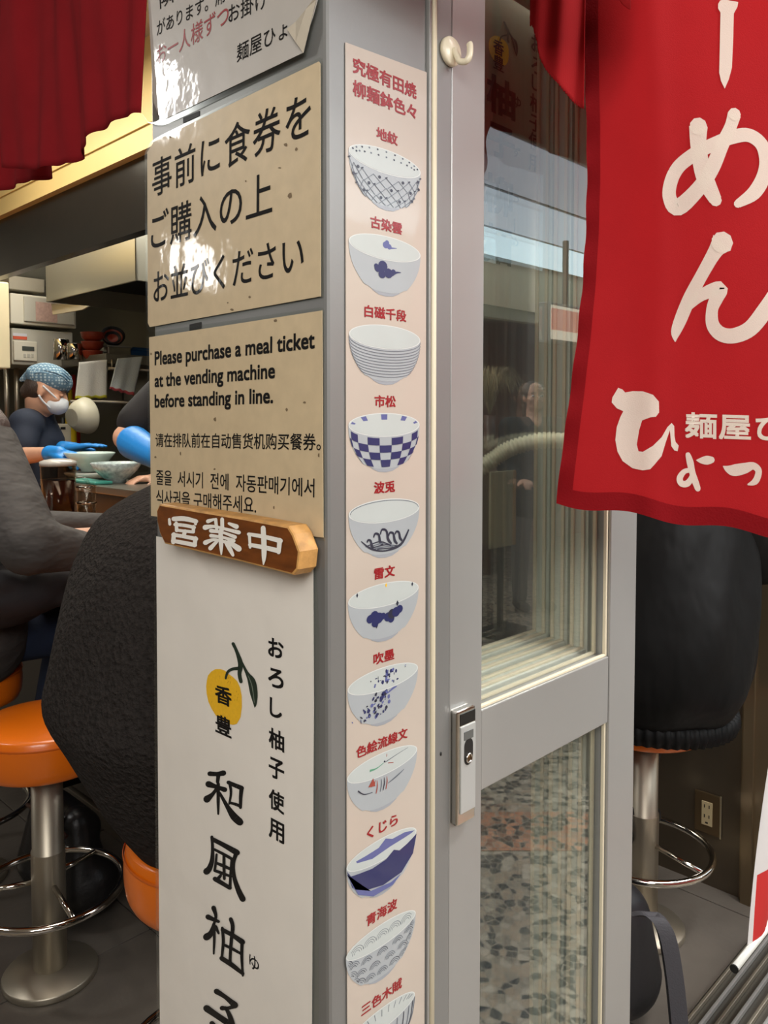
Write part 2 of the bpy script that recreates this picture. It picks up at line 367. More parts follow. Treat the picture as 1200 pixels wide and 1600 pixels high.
# lock handle on the front door
lk = PY(728, 1195, 0); a = PY(713.5, 1113, -.009); b = PY(741.5, 1282, -.009)
xa, xb, zt, zb = a.x, b.x, a.z, 1.4 + (PY(728, 1284, -.009).z - 1.4)
m_ = MB(); m_.box((xa, -.010, zb), (xb, .001, zt), CHROME, .0022); hd = m_.build('lock_handle', door1)
w_ = xb - xa; h_ = zt - zb; pl = mat('satin lock plate', (196, 198, 196), .38, .5)
MB().box((xa + .15 * w_, -.0106, zb + .87 * h_), (xb - .05 * w_, -.0095, zt - .03 * h_), mat('black gloss', (22, 22, 22), .15)).build('recess', hd)
MB().box((xa + .15 * w_, -.0115, zb + .10 * h_), (xb - .05 * w_, -.0095, zb + .86 * h_), pl, .0008).build('plate', hd)
MB().box((xa + .30 * w_, -.0121, zb + .735 * h_), (xb - .2 * w_, -.0112, zb + .81 * h_), mat('grey badge', (112, 114, 112), .4, .5), .0003).build('badge', hd)
m_ = MB(); cx, z0, z1, rr = (xa + xb) / 2 + .05 * w_, zb + .57 * h_, zb + .68 * h_, .24 * w_
ring = [(cx + rr * math.cos(t), -.0117, z1 + rr * math.sin(t)) for t in [math.pi * k / 10 for k in range(11)]] + [(cx + rr * math.cos(t), -.0117, z0 + rr * math.sin(t)) for t in [math.pi + math.pi * k / 10 for k in range(11)]]
flat_poly(m_, [Vector(q) for q in ring], RUBBER, Vector((0, -1, 0))); m_.build('slot', hd)
MB().lathe((cx, -.0116, z0), [(.0055, 0), (.0055, .0018), (.0042, .0022), (.0040, .0008), (.0015, .0008)], CHROME, 20, (0, -1, 0)).lathe((cx, -.0121, z0), [(.0038, 0), (.0036, .0009), (.0002, .001)], mat('brass key core', (112, 84, 52), .3, .8), 16, (0, -1, 0)).build('keyhole', hd)

# floor track of the sliding doors: base with parallel ribs, each rib a part
tr = struct('trim_5', (.15, 0, 0)); tr['label'] = 'ribbed aluminium floor track of the sliding doors'
MB().box((.15, -.03, -.004), (3.2, .205, .004), mat('track base', (120, 116, 108), .35, .8)).build('track_base', tr)
for k in range(9):
    y = -.02 + k * .0265
    MB().box((.66, y, .004), (3.2, y + .008, .016), ALU2 if k % 2 else STEEL, .002).build('track_rib', tr)

# ------------------------------------------------------------------ beige adhesive hook
p = PY(701, 82, -.001)
hk = thing('wall_hook', 'round cream plastic adhesive hook stuck at the top of the door jamb', 'hook', p)
PL = mat('cream plastic', (226, 216, 190), .3)
MB().lathe(p, [(.0125, 0), (.0150, .001), (.0150, .0045), (.0135, .006), (.0002, .0064)], PL, 36, (0, -1, 0)).build('disc', hk)
pts = [p + Vector(v) for v in ((.002, -.006, .002), (.002, -.0095, -.006), (.0025, -.0135, -.0125), (.0045, -.0205, -.0135), (.006, -.0235, -.008), (.0065, -.0235, .001), (.0065, -.0225, .004))]
MB().tube(catmull([tuple(q) for q in pts], 4), .0034, PL, 12).build('prong', hk)

# ------------------------------------------------------------------ laminated notices on the left face of the post (plane x = 0)
NX = Vector((-1, 0, 0))
def sheet_x(name, label, corners, x, pm, cat='sign', rad=0., film=.006, group=None, filmpts=None, shrink=None):
    """corners: pixel corners (tl, tr, br, bl ...) read on plane x; a paper sheet over a clear film a little larger"""
    P = [PX(px, py, x) for px, py in corners]; c = sum(P, Vector()) / len(P)
    t = thing(name, label, cat, c)
    fp = [PX(px, py, x + .0006) for px, py in (filmpts or corners)]
    m_ = MB(); m_.prism(fp, Vector((.0004, 0, 0)), FILM); m_.build('laminate_border', t)
    m_ = MB(); m_.prism(P, Vector((.0005, 0, 0)), pm); m_.build('paper', t)
    return t
XS = -.0022; XI = XS - .0003
# middle notice
t2 = sheet_x('ticket_notice', 'large tan handwritten-style Japanese notice between the grey notice and the English notice', 
    [(230, 238), (240, 222), (255, 214), (498, 96), (500, 99), (501, 463), (234, 511), (231, 505)], XS, PAPER_B,
    filmpts=[(226, 240), (235, 221), (250, 212), (501, 89), (504, 93), (505, 466), (232, 517), (228, 511)])
m_ = MB()
for s, A, B, C, sp in (('事前に食券を', (238, 309), (485, 212), (238, 251), 1.12), ('ご購入の上', (236, 392), (425, 334), (236, 334), 1.02), ('お並びください', (240, 474), (474, 425), (240, 424), 1.0)):
    m_ = MB(); put_text(m_, s, PX(*A, XI), PX(*B, XI), PX(*C, XI), INK, spacing=sp, bold=.012); m_.build('text_line', t2)
# English / Chinese / Korean notice
t3 = sheet_x('trilingual_notice', 'tan English, Chinese and Korean notice directly above the wooden board', 
    [(233, 527), (503, 485), (505, 840), (236, 806)], XS, PAPER_B, filmpts=[(229, 524), (235, 519), (501, 480), (507, 484), (508, 846), (239, 811), (233, 808)])
m_ = MB()
for s, A, B, C, bd in (('Please purchase a meal ticket', (242, 577), (491, 552), (242, 550), .016), ('at the vending machine', (242, 611), (429, 598), (242, 585), .016), ('before standing in line.', (242, 643), (426, 637), (242, 617), .016),
    ('请在排队前在自动售货机购买餐券。', (243, 698), (501, 704), (243, 677), .006), ('줄을  서시기  전에  자동판매기에서', (244, 757), (491, 777), (244, 734), .006), ('식사권을 구매해주세요.', (244, 788), (400, 803), (244, 765), .006)):
    m_ = MB(); put_text(m_, s, PX(*A, XI), PX(*B, XI), PX(*C, XI), INK, bold=bd * 3); m_.build('text_line', t3)
m_ = MB(); SPECK = mat('scuff mark', (120, 100, 74), .6)
for px, py, rx, ry in ((430, 501, 4, 3), (336, 655, 2.5, 4), (282, 709, 1.5, 4), (448, 640, 2, 3), (476, 629, 3, 2), (498, 711, 2, 4), (428, 793, 1.5, 3), (335, 733, 2, 1.5), (243, 714, 2, 2), (236, 553, 2, 3)):
    flat_poly(m_, [PX(px + rx * math.cos(k / 7 * math.tau) * random.uniform(.6, 1.1), py + ry * math.sin(k / 7 * math.tau) * random.uniform(.6, 1.1), XI) for k in range(7)], SPECK, NX)
m_.build('scuff', t3, kind='stuff')
m_ = MB()
for px, py, rx, ry in ((446, 226, 4, 3), (463, 233, 2.5, 3), (437, 262, 3, 1.2), (453, 305, 4, 5), (390, 464, 2, 2), (362, 484, 3, 2), (356, 473, 1.5, 1.5), (266, 214, 2, 1.5), (384, 283, 1.5, 1.5)):
    flat_poly(m_, [PX(px + rx * math.cos(k / 7 * math.tau) * random.uniform(.6, 1.1), py + ry * math.sin(k / 7 * math.tau) * random.uniform(.6, 1.1), XI) for k in range(7)], SPECK, NX)
m_.build('scuff', t2, kind='stuff')
# top notice (curled, partly out of frame)
X1 = -.0055
t1 = sheet_x('seating_notice', 'grey laminated Japanese notice with a folded corner, topmost on the post', 
    [(228, -60), (496, -190), (496, 0), (489, 25), (484, 40), (474, 82), (258, 186), (248, 180), (240, 160)], X1, PAPER_G,
    filmpts=[(222, -60), (500, -196), (499, 0), (478, 90), (300, 176), (262, 193), (252, 196), (232, 192), (222, 178), (223, 150), (226, 60)])
m_ = MB(); XI1 = X1 - .0003
for s, A, B, C, mm in (('隣の席', (250, 14), (330, -28), (249, -14), INK), ('があります。席', (245, 57), (352, 3), (245, 33), INK), ('お一人様ずつ', (245, 103), (357, 38), (245, 72), INKR), ('お掛け', (357, 37), (417, 12), (357, 8), INK), ('麺屋ひょ', (370, 98), (449, 58), (370, 70), INK)):
    m_ = MB(); put_text(m_, s, PX(*A, XI1), PX(*B, XI1), PX(*C, XI1), mm, bold=.01); m_.build('text_line', t1)
m_ = MB(); flat_poly(m_, [PX(448, 45, X1 - .0022), PX(462, 34, X1 - .0004), PX(478, 14, X1 - .0022), PX(489, 0, X1 - .0022), PX(494, 0, X1 - .0004), PX(474, 83, X1 - .0004), PX(462, 66, X1 - .0030)], mat('folded film corner', (196, 186, 168), .25, 0, bump=.001, bscale=60, coat=.8), NX)
m_.build('folded_corner', t1)
# black strap pieces that show between the notices
for nm, q in (('black strap piece between the topmost and middle notices', ((286, 184), (311, 173), (311, 181), (286, 192))), ('black strap piece between the middle and English notices', ((296, 507), (314, 503), (314, 513), (296, 517)))):
    P = [PX(a_, b_, -.0008) for a_, b_ in q]; c = sum(P, Vector()) / 4
    m_ = MB(); m_.prism(P, Vector((.0006, 0, 0)), RUBBER); o = m_.build('strap'); o['label'] = nm; o['category'] = 'strap'
# tall white menu sign
t4 = sheet_x('yuzu_menu_sign', 'tall white laminated sign with a yellow yuzu fruit and black brush lettering', 
    [(244, 838), (489, 880), (490, 1100), (486, 1760), (251, 1760), (246, 1100)], XS, PAPER_W, filmpts=[(240, 846), (242, 836), (486, 874), (494, 882), (499, 990), (497, 1760), (246, 1760), (241, 1100)])
m_ = MB(); w3 = PX(431, 1100, XI)
def char_x(mb, ch, cx, cy, wpx, hpx, x, m, bold=0., slope=None):
    s = (cy - 670) / (cx + 690) if slope is None else slope
    A = PX(cx - wpx / 2, cy + hpx / 2 - s * wpx / 2, x); B = PX(cx + wpx / 2, cy + hpx / 2 + s * wpx / 2, x); C = PX(cx - wpx / 2, cy - hpx / 2 - s * wpx / 2, x)
    put_text(mb, ch, A, B, C, m, bold=bold)
for ch, cy in zip('おろし柚子使用', (1013, 1060, 1107, 1156, 1202, 1252, 1298)):
    m_ = MB(); char_x(m_, ch, 431 + (cy > 1150) * 1, cy, (18 if ch == 'し' else 23), (28 if ch in 'おろし' else 30), XI, INK, .05); m_.build('character', t4)
m_ = MB()
XI2 = XI - .0003
char_x(m_, '香', 349, 1087, 25, 27, XI2, INK, .05); m_.build('character', t4); m_ = MB(); char_x(m_, '豊', 349, 1134, 24, 28, XI2, INK, .05); m_.build('character', t4); m_ = MB()
char_x(m_, 'ゆ', 397, 1505, 15, 22, XI, INK, .02)
BR = [ # traced brush strokes: (origin, scale, strokes)
 [(105, 110, 22), (150, 112, 20), (188, 106, 26)], [(158, 112, 20), (152, 160, 16)], [(98, 172, 30), (150, 190, 18), (195, 205, 24)], [(156, 170, 16), (156, 270, 15), (156, 350, 9)],
 [(150, 195, 16), (122, 232, 18), (88, 262, 34)], [(165, 225, 12), (210, 305, 20), (250, 365, 34), (285, 398, 34)], [(222, 160, 14), (232, 220, 12), (222, 288, 10)], [(216, 162, 18), (258, 180, 20), (296, 196, 22)], [(295, 195, 20), (290, 250, 17), (288, 312, 14)], [(224, 282, 12), (260, 292, 14), (288, 304, 14)],
 [(118, 486, 14), (122, 545, 14), (120, 620, 20), (104, 672, 26), (86, 692, 32)], [(122, 500, 20), (190, 535, 22), (268, 580, 28)], [(264, 580, 22), (248, 640, 15), (250, 720, 18), (275, 800, 24), (302, 856, 28)], [(132, 560, 12), (190, 590, 14), (246, 622, 14)],
 [(146, 590, 10), (140, 650, 12), (134, 688, 12)], [(190, 590, 14), (190, 660, 14), (192, 735, 14)], [(236, 620, 12), (230, 700, 12), (226, 790, 14)], [(142, 640, 12), (190, 660, 16), (234, 680, 12)], [(140, 688, 14), (190, 706, 14), (232, 722, 12)], [(136, 736, 22), (180, 762, 20), (226, 790, 18)], [(170, 716, 14), (150, 740, 16)],
 [(128, 908, 22), (142, 960, 14), (128, 1010, 14), (112, 1060, 26), (86, 1082, 34)], [(94, 962, 24), (130, 978, 18), (158, 990, 14)], [(132, 1010, 13), (132, 1100, 12), (129, 1182, 8)], [(140, 1020, 16), (158, 1060, 10)],
 [(230, 975, 18), (242, 1020, 18), (234, 1100, 16), (228, 1180, 14), (226, 1240, 14)], [(180, 1028, 14), (186, 1110, 14), (176, 1210, 12)], [(182, 1040, 20), (240, 1070, 20), (300, 1112, 26)], [(298, 1110, 16), (296, 1200, 14), (302, 1312, 10)], [(186, 1126, 12), (240, 1152, 14), (296, 1184, 12)], [(176, 1208, 22), (240, 1250, 22), (302, 1300, 16)],
 [(145, 1405, 26), (200, 1440, 20), (256, 1488, 30)], [(254, 1492, 22), (215, 1505, 16), (178, 1505, 22)], [(86, 1506, 32), (150, 1550, 28), (240, 1610, 30)], [(200, 1502, 14), (228, 1560, 22), (250, 1640, 26)], [(118, 1596, 24), (140, 1625, 26)]]
m_.build('character', t4); m_ = MB()
for k_, st in enumerate(BR):
    if k_ in (10, 21, 30): m_.build('character', t4); m_ = MB()
    for pg in stroke_poly([(q[0], q[1], q[2] * 1.3) for q in st]): flat_poly(m_, [PX(300 + a_ / 3.808, 1180 + b_ / 3.808, XI - .00002 * k_) for a_, b_ in pg], INK, NX)
m_.build('character', t4)
YZ = mat('printed yuzu yellow', (240, 186, 32), .4, 0, coat=.5, var=.05, vscale=300); STEMG = mat('printed dark green', (26, 44, 32), .4, 0, coat=.5); VEIN = mat('printed leaf vein', (120, 132, 118), .4); DOT = mat('printed ochre', (196, 140, 26), .4)
FRUIT = [(400, 440), (408, 408), (430, 382), (458, 366), (490, 366), (520, 376), (545, 398), (575, 420), (603, 448), (622, 490), (633, 545), (634, 620), (625, 690), (600, 733), (575, 740), (550, 735), (520, 715), (490, 700), (460, 678), (430, 630), (410, 585), (398, 530), (395, 480)]
def yuzu(mbf, mbs, T, nrm, hi):
    flat_poly(mbf, [T(a_, b_, 0) for a_, b_ in FRUIT], YZ, nrm)
    rnd = random.Random(3)
    for k in range(46):
        a_, b_ = rnd.uniform(430, 620), rnd.uniform(400, 700)
        if (a_ - 515) ** 2 / 100 ** 2 + (b_ - 550) ** 2 / 165 ** 2 > 1 or (450 < a_ < 575 and 460 < b_): continue
        for pg in stroke_poly([(a_, b_, 4), (a_ + rnd.uniform(-10, 2), b_ + rnd.uniform(4, 14), 3)], False)[:1]: flat_poly(mbf, [T(x, y, 1) for x, y in pg], DOT, nrm)
    for st in ([(575, 196, 22), (600, 250, 22), (625, 330, 34), (618, 400, 26), (628, 450, 24)], [(526, 428, 16), (540, 385, 18), (575, 365, 20), (622, 362, 26)], [(625, 300, 12), (650, 355, 16), (672, 400, 26), (700, 450, 52), (715, 530, 50), (722, 600, 22), (719, 622, 4)]):
        for pg in stroke_poly(st): flat_poly(mbs, [T(x, y, hi) for x, y in pg], STEMG, nrm)
    for pg in stroke_poly([(676, 410, 3), (702, 480, 5), (718, 590, 3)]): flat_poly(mbs, [T(x, y, hi + 1) for x, y in pg], VEIN, nrm)
mf, ms = MB(), MB()
yuzu(mf, ms, lambda a_, b_, k: PX(230 + a_ / 4.286, 960 + b_ / 4.286, XI - .0001 * k), NX, 2)
mf.build('fruit_print', t4); ms.build('leaf_print', t4)

# wooden open-for-business board hung over the notices
WF = -.030
FR_ = [(249, 787), (300, 796), (380, 809), (450, 822), (458, 835), (468, 862), (465, 890), (457, 899), (380, 879), (300, 860), (257, 850), (249, 833), (245, 815), (244, 798)]
P = [PX(a_, b_, WF) for a_, b_ in FR_]
wb = thing('wooden_board', 'varnished brown wooden board with white brush characters, tilted down to the right', 'sign', sum(P, Vector()) / len(P))
WOOD = mat('varnished wood', (112, 60, 18), .32, 0, bump=.0003, bscale=60, var=.28, vscale=30, coat=.35, stretch=(1, 1, 3.5))
EDGE = mat('worn wood edge', (196, 146, 82), .5, 0, bump=.0006, bscale=140, var=.22, vscale=80)
m_ = MB(); t = bmesh.new(); vs = [t.verts.new(p) for p in P]; f0 = t.faces.new(vs)
r_ = bmesh.ops.extrude_face_region(t, geom=[f0]); bmesh.ops.translate(t, vec=Vector((.0235, 0, 0)), verts=[g for g in r_['geom'] if isinstance(g, bmesh.types.BMVert)])
bmesh.ops.recalc_face_normals(t, faces=t.faces); iw, ie = m_.mi(WOOD), m_.mi(EDGE)
ff = [f for f in t.faces if abs(f.normal.x) > .9]; 
mp = {}
bmesh.ops.bevel(t, geom=[e for e in t.edges if any(f in ff for f in e.link_faces)], offset=.0022, segments=2, profile=.5, affect='EDGES')
for v in t.verts: mp[v] = m_.bm.verts.new(v.co)
for f in t.faces:
    g = m_.bm.faces.new([mp[v] for v in f.verts]); g.material_index = iw if f.normal.x < -.97 else ie
t.free(); m_.build('board', wb)
WHT = mat('white brush paint', (240, 236, 226), .5)
m_ = MB()
ST = [[(118, 150, 14), (122, 188, 16)], [(150, 148, 24), (230, 146, 26), (320, 166, 22)], [(312, 158, 14), (315, 186, 16)], [(170, 176, 16), (174, 235, 20)], [(160, 190, 18), (230, 196, 18), (306, 212, 18)], [(300, 205, 18), (298, 245, 18)], [(172, 232, 16), (300, 246, 16)], [(236, 240, 22), (224, 278, 20)], [(152, 262, 22), (148, 322, 24)], [(146, 266, 20), (230, 280, 20), (320, 298, 22)], [(314, 292, 22), (308, 346, 22)], [(144, 312, 20), (230, 328, 22), (312, 344, 22)],
 [(466, 152, 18), (474, 228, 16)], [(514, 150, 20), (516, 228, 20)], [(408, 166, 22), (455, 150, 12)], [(565, 182, 14), (622, 206, 26)], [(386, 212, 28), (450, 204, 16), (540, 224, 16), (640, 250, 22)], [(430, 236, 22), (520, 250, 14), (612, 284, 20)], [(430, 274, 20), (520, 286, 14), (600, 312, 22)], [(388, 326, 26), (450, 304, 16), (520, 316, 16), (590, 332, 18)], [(502, 236, 22), (506, 330, 24), (508, 414, 8)], [(476, 316, 16), (426, 368, 24)], [(538, 318, 18), (570, 370, 24), (596, 420, 16)], [(560, 320, 18), (600, 345, 26), (640, 372, 32)],
 [(718, 262, 16), (724, 362, 14)], [(712, 262, 18), (830, 282, 22), (952, 312, 26)], [(946, 308, 26), (938, 398, 22)], [(722, 342, 20), (830, 362, 24), (938, 388, 26)], [(822, 216, 26), (828, 330, 28), (828, 430, 24), (824, 490, 6)]]
for k_, st in enumerate(ST):
    if k_ in (13, 24): m_.build('character', wb); m_ = MB()
    for pg in stroke_poly([(q[0], q[1], q[2] * 1.42) for q in st]): flat_poly(m_, [PX(240 + a_ / 4.8, 780 + b_ / 4.8, WF - .0004 - .00002 * k_) for a_, b_ in pg], WHT, NX)
m_.build('character', wb)

# ------------------------------------------------------------------ bowl poster on the right face of the post (plane y = 0)
NY = Vector((0, -1, 0)); YS = -.0016
P = [PY(540, 66, YS), PY(664.5, 112, YS), PY(661, 800, YS), PY(656, 1760, YS), PY(536, 1760, YS), PY(537, 800, YS)]
P = [Vector((max(.0225, p.x) if i in (0, 4, 5) else .1365, p.y, p.z)) for i, p in enumerate(P)]
bp_ = thing('bowl_poster', 'tall narrow pink-white poster of eleven ramen bowls with red captions', 'poster', sum(P, Vector()) / 6)
m_ = MB(); m_.prism(P, Vector((0, .0008, 0)), PAPER_P); m_.build('paper', bp_)
m_ = MB()
def row_y(mb, s, cx, cy, y, wc, h, m, bold=.012):
    c = PY(cx, cy, y); W = wc * len(s); put_text(mb, s, c + Vector((-W / 2, 0, -h / 2)), c + Vector((W / 2, 0, -h / 2)), c + Vector((-W / 2, 0, h / 2)), m, bold=bold)
for s, cx, cy in (('地紋', 605, 213), ('古染雲', 604, 352), ('白磁千段', 603, 490), ('市松', 602, 627), ('波兎', 601, 761), ('雷文', 601, 894), ('吹墨', 600, 1026), ('色絵流線文', 598, 1160), ('くじら', 598, 1291), ('青海波', 597, 1425), ('三色木賊', 597, 1557)):
    m_ = MB(); row_y(m_, s, cx, cy, YS - .0003, .0146, .0112, INKR, .05); m_.build('caption', bp_)
for s, cy in (('究極有田焼', 123), ('柳麺鉢色々', 157)): m_ = MB(); row_y(m_, s, 603, cy, YS - .0003, .0176, .0143, INKR, .05); m_.build('caption', bp_)
BODY = mat('printed porcelain', (162, 167, 170), .4, 0, coat=.5, var=.03, vscale=20); INSIDE = mat('printed porcelain inside', (184, 190, 187), .4, 0, coat=.5, var=.03, vscale=20)
RIM = mat('printed rim', (206, 209, 206), .4, 0, coat=.5); FOOTM = mat('printed foot', (150, 154, 160), .4, 0, coat=.5)
BLUE = mat('printed cobalt blue', (32, 38, 88), .4, 0, coat=.5); BLUEL = mat('printed pale blue', (88, 94, 146), .4, 0, coat=.5); DKB = mat('printed blue-black', (38, 40, 58), .4, 0, coat=.5); LINE = mat('printed grey line', (98, 104, 114), .4, 0, coat=.5)
REDP = mat('printed brown-red', (150, 62, 48), .4, 0, coat=.5); GRNP = mat('printed green', (90, 150, 120), .4, 0, coat=.5)
A_, H_ = .0505, .0118                   # rim half width and half height on the print
DEPTHB = .0415                          # body depth below the rim centre
def body_w(v):                           # half width at depth v (0 rim .. 1 foot)
    v = max(0., min(1., v)); return A_ * (1 - v ** 2.3 * .50)
rb = random.Random(11)
def bowl(n, cx, cy, kind):
    c = PY(cx, cy, YS); mb = MB()
    def T(u, z, lay): return Vector((c.x + u, YS - .0002 - lay * .00012, c.z + z))
    def poly(pts, m, lay): flat_poly(mb, [T(u, z, lay) for u, z in pts], m, NY)
    def stroke(st, m, lay):
        for pg in stroke_poly(st): poly(pg, m, lay)
    zf = -DEPTHB
    poly([(-.0215, zf + .006), (-.019, zf - .001), (-.010, zf - .0045), (0, zf - .0055), (.010, zf - .0045), (.019, zf - .001), (.0215, zf + .006)], FOOTM, 0)
    vv = [k / 12 for k in range(13)]
    arc = [(.026 * math.cos(t), zf + .004 + .006 * math.sin(t)) for t in [-.25 - k * (math.pi - .5) / 8 for k in range(9)]]
    bodyp = [(-body_w(v), -DEPTHB * v) for v in vv][:-1] + arc[::-1] + [(body_w(v), -DEPTHB * v) for v in reversed(vv)][1:]
    top = [(A_ * math.cos(k / 16 * math.pi), H_ * .2 * math.sin(k / 16 * math.pi)) for k in range(17)]
    poly(bodyp[:] + top[1:-1], BODY, 1)
    ring = [(A_ * math.cos(k / 40 * math.tau), H_ * math.sin(k / 40 * math.tau)) for k in range(40)]
    poly(ring, RIM, 2); poly([(u * .972, z * .93 + .0001) for u, z in ring], INSIDE, 3)
    def surf(u, v):                      # u -1..1 across, v 0..1 down the outside
        b = body_w(v); return (b * math.sin(u * math.pi / 2), -DEPTHB * v - H_ * (1 - .5 * v) * math.cos(u * math.pi / 2) * 1.0)
    def ins(u, v): return (A_ * .95 * (1 - .25 * v) * math.sin(u * math.pi / 2), H_ * .9 * math.cos(u * math.pi / 2) * (1 - 1.2 * v) )
    def blob(u, z, a, b, m, lay=4, rot=0):
        poly([(u + a * math.cos(t) * math.cos(rot) - b * math.sin(t) * math.sin(rot), z + a * math.cos(t) * math.sin(rot) + b * math.sin(t) * math.cos(rot)) for t in [k / 12 * math.tau for k in range(12)]], m, lay)
    if kind == 'lattice':
        for k in range(-4, 5):
            for r in range(3):
                a = surf(k / 4.4, .12 + r * .27); b = surf((k + .9) / 4.4, .12 + r * .27 + .27 if r < 2 else .86)
                if k < 4: stroke([(a[0], a[1], .0006), (b[0], b[1], .0006)], DKB if (k + r) % 3 == 0 else LINE, 4)
                b2 = surf((k - .9) / 4.4, min(.12 + r * .27 + .27, .86))
                if k > -4: stroke([(a[0], a[1], .0006), (b2[0], b2[1], .0006)], LINE, 4)
                d = surf((k + .45) / 4.6, .14 + r * .27)
                if (k + r) % 2: blob(d[0], d[1], .0019, .0015, DKB)
                else: stroke([(a[0] - .0015, a[1], .0012), (a[0] + .0015, a[1] + .001, .0012)], DKB, 4)
        for k in range(-5, 6):
            for v in (.1, .5):
                d = ins(k / 6, v); blob(d[0], d[1], .0013, .0009, DKB if k % 2 else LINE)
    elif kind == 'cloud':
        for u, z, r in ((-.012, -.021, .0045), (-.005, -.018, .0065), (-.006, -.026, .005), (.003, -.024, .006), (.010, -.022, .0035), (-.014, -.019, .003)): blob(u, z, r, r * .8, BLUE, 4)
        stroke([(.008, -.025, .003), (.014, -.022, .002), (.021, -.021, .0005)], BLUE, 4)
        for u, z, r in ((-.001, .003, .0042), (.004, .002, .0034), (.001, .0055, .003)): blob(u, z, r, r * .8, BLUEL, 4)
        stroke([(.006, .001, .0018), (.015, .002, .0004)], BLUEL, 4)
    elif kind == 'ribs':
        for k in range(10):
            v = .05 + k * .08; stroke([(surf(u / 8, v)[0], surf(u / 8, v)[1], .00055) for u in range(-8, 9)], LINE, 4)
    elif kind == 'check':
        for r in range(4):
            for k in range(9):
                if (k + r) % 2 == 0: continue
                u0, u1 = -1 + k * 2 / 9, -1 + (k + 1) * 2 / 9; v0, v1 = .04 + r * .2, .04 + (r + 1) * .2
                q = [surf(u0, v0), surf((u0 + u1) / 2, v0), surf(u1, v0), surf(u1, v1), surf((u0 + u1) / 2, v1), surf(u0, v1)]; poly(q, BLUE, 4)
        for k in range(0, 9, 1):
            if k % 2: continue
            u0, u1 = -.93 + k * .21, -.93 + k * .21 + .12
            poly([ins(u0, 0), ins(u1, 0), ins(u1, .42), ins(u0, .42)], BLUEL, 4)
    elif kind == 'wave':
        for x, z, s in ((-.014, -.026, 1), (-.004, -.024, 1.25), (.007, -.027, 1), (.016, -.026, .8), (-.024, -.030, .7)):
            stroke([(x - .003 * s, z + .001, .0016), (x - .001 * s, z + .0045 * s, .0022), (x + .004 * s, z + .003 * s, .0025), (x + .006 * s, z - .004 * s, .0034), (x + .010 * s, z - .008 * s, .002)], DKB, 4)
        for k in range(5): stroke([(-.028 + k * .004, -.033 - k * .001, .0012), (-.008 + k * .004, -.030 - k * .002, .0012), (.010 + k * .003, -.037, .0012), (.026 - k, -.030, .0012)][:3], LINE if k % 2 else DKB, 4)
        stroke([(-.034, -.027, .001), (-.02, -.036, .002), (0, -.040, .0016), (.022, -.036, .003), (.034, -.022, .002)], DKB, 4)
        stroke([(A_ * .96 * math.cos(t), H_ * .86 * math.sin(t), .0007) for t in [k / 14 * math.pi for k in range(15)]], LINE, 4)
    elif kind == 'thunder':
        for u, z, r in ((-.021, -.021, .005), (-.015, -.019, .006), (-.009, -.022, .0065), (-.014, -.026, .005), (-.003, -.021, .004), (.004, -.023, .0055), (.010, -.021, .006), (.016, -.020, .006), (.021, -.018, .005), (.009, -.026, .0045)): blob(u, z, r, r * .85, BLUE if rb.random() > .4 else DKB, 4)
        for u, z in ((.018, -.0115), (-.012, -.029)): poly([(u, z + .003), (u + .002, z), (u, z - .003), (u - .002, z)], DKB, 4)
        for k, m2 in ((-.62, DKB), (.02, YZ), (.66, DKB)):
            q = ins(k, .1); poly([(q[0], q[1] + .0024), (q[0] + .0014, q[1]), (q[0], q[1] - .0024), (q[0] - .0014, q[1])], m2, 4)
    elif kind == 'splash':
        for k in range(60):
            u, z = rb.gauss(-.012, .011), rb.uniform(-.036, -.013)
            if z < -.012 - .0 : blob(u + (z + .025) * .7, z, rb.uniform(.0004, .0022), rb.uniform(.0003, .0024), rb.choice((BLUE, BLUEL, DKB)), 4, rb.random())
        stroke([(-.006, -.022, .003), (-.001, -.016, .0045), (.004, -.012, .002)], BLUE, 4); stroke([(.004, -.016, .001), (.012, -.013, .0022), (.018, -.012, .001)], BLUEL, 4)
        for k in range(30):
            u = rb.gauss(.006, .013); blob(u, rb.uniform(-.006, .008), rb.uniform(.0004, .002), rb.uniform(.0003, .0022), rb.choice((BLUE, BLUEL, DKB)), 4)
        stroke([(.002, -.004, .003), (.004, .008, .004)], BLUEL, 4)
    elif kind == 'lines':
        stroke([(-.036, -.016, .0016), (-.028, -.022, .001), (-.016, -.024, .0006)], DKB, 4); stroke([(.006, -.022, .0006), (.018, -.019, .0016), (.030, -.015, .0006)], LINE, 4)
        for x in (-.018, -.014): stroke([(x, -.018, .002), (x + .002, -.013, .0006)], REDP, 4)
        poly([(-.022, -.017), (-.012, -.019), (-.015, -.010)], REDP, 4)
        for x, m2 in ((-.010, REDP), (-.004, LINE), (0, DKB), (.004, REDP)): stroke([(x - .001, -.027, .0011), (x + .0008, -.020, .0013), (x + .0004, -.014, .0004)], m2, 4)
        stroke([(-.020, -.001, .0024), (-.010, -.0015, .0012), (0, .001, .0006)], GRNP, 4); stroke([(.002, .001, .001), (.02, .004, .0006), (.036, .006, .0004)], LINE, 4)
        stroke([(.004, .006, .001), (.0045, .009, .0008)], REDP, 4); blob(.001, .002, .0012, .001, DKB)
        stroke([(.006, -.001, .0008), (.014, -.003, .0006)], REDP, 4)
    elif kind == 'whale':
        pts = [surf(-.98, .05), surf(-.7, .12), surf(-.45, .08), surf(-.2, .08), surf(.05, .02), surf(.2, -.12), surf(.32, .02), surf(.5, .0), surf(.75, .0), surf(.96, .06), surf(.9, .5), surf(.5, .72), surf(0, .72), surf(-.4, .62), surf(-.75, .45)]
        poly(pts, BLUE, 4)
        poly([surf(-.95, .12), surf(-.7, .5), surf(-.3, .7), surf(.2, .78), surf(.5, .75), surf(.3, .9), surf(-.3, .9), surf(-.7, .7)], BLUEL, 5)
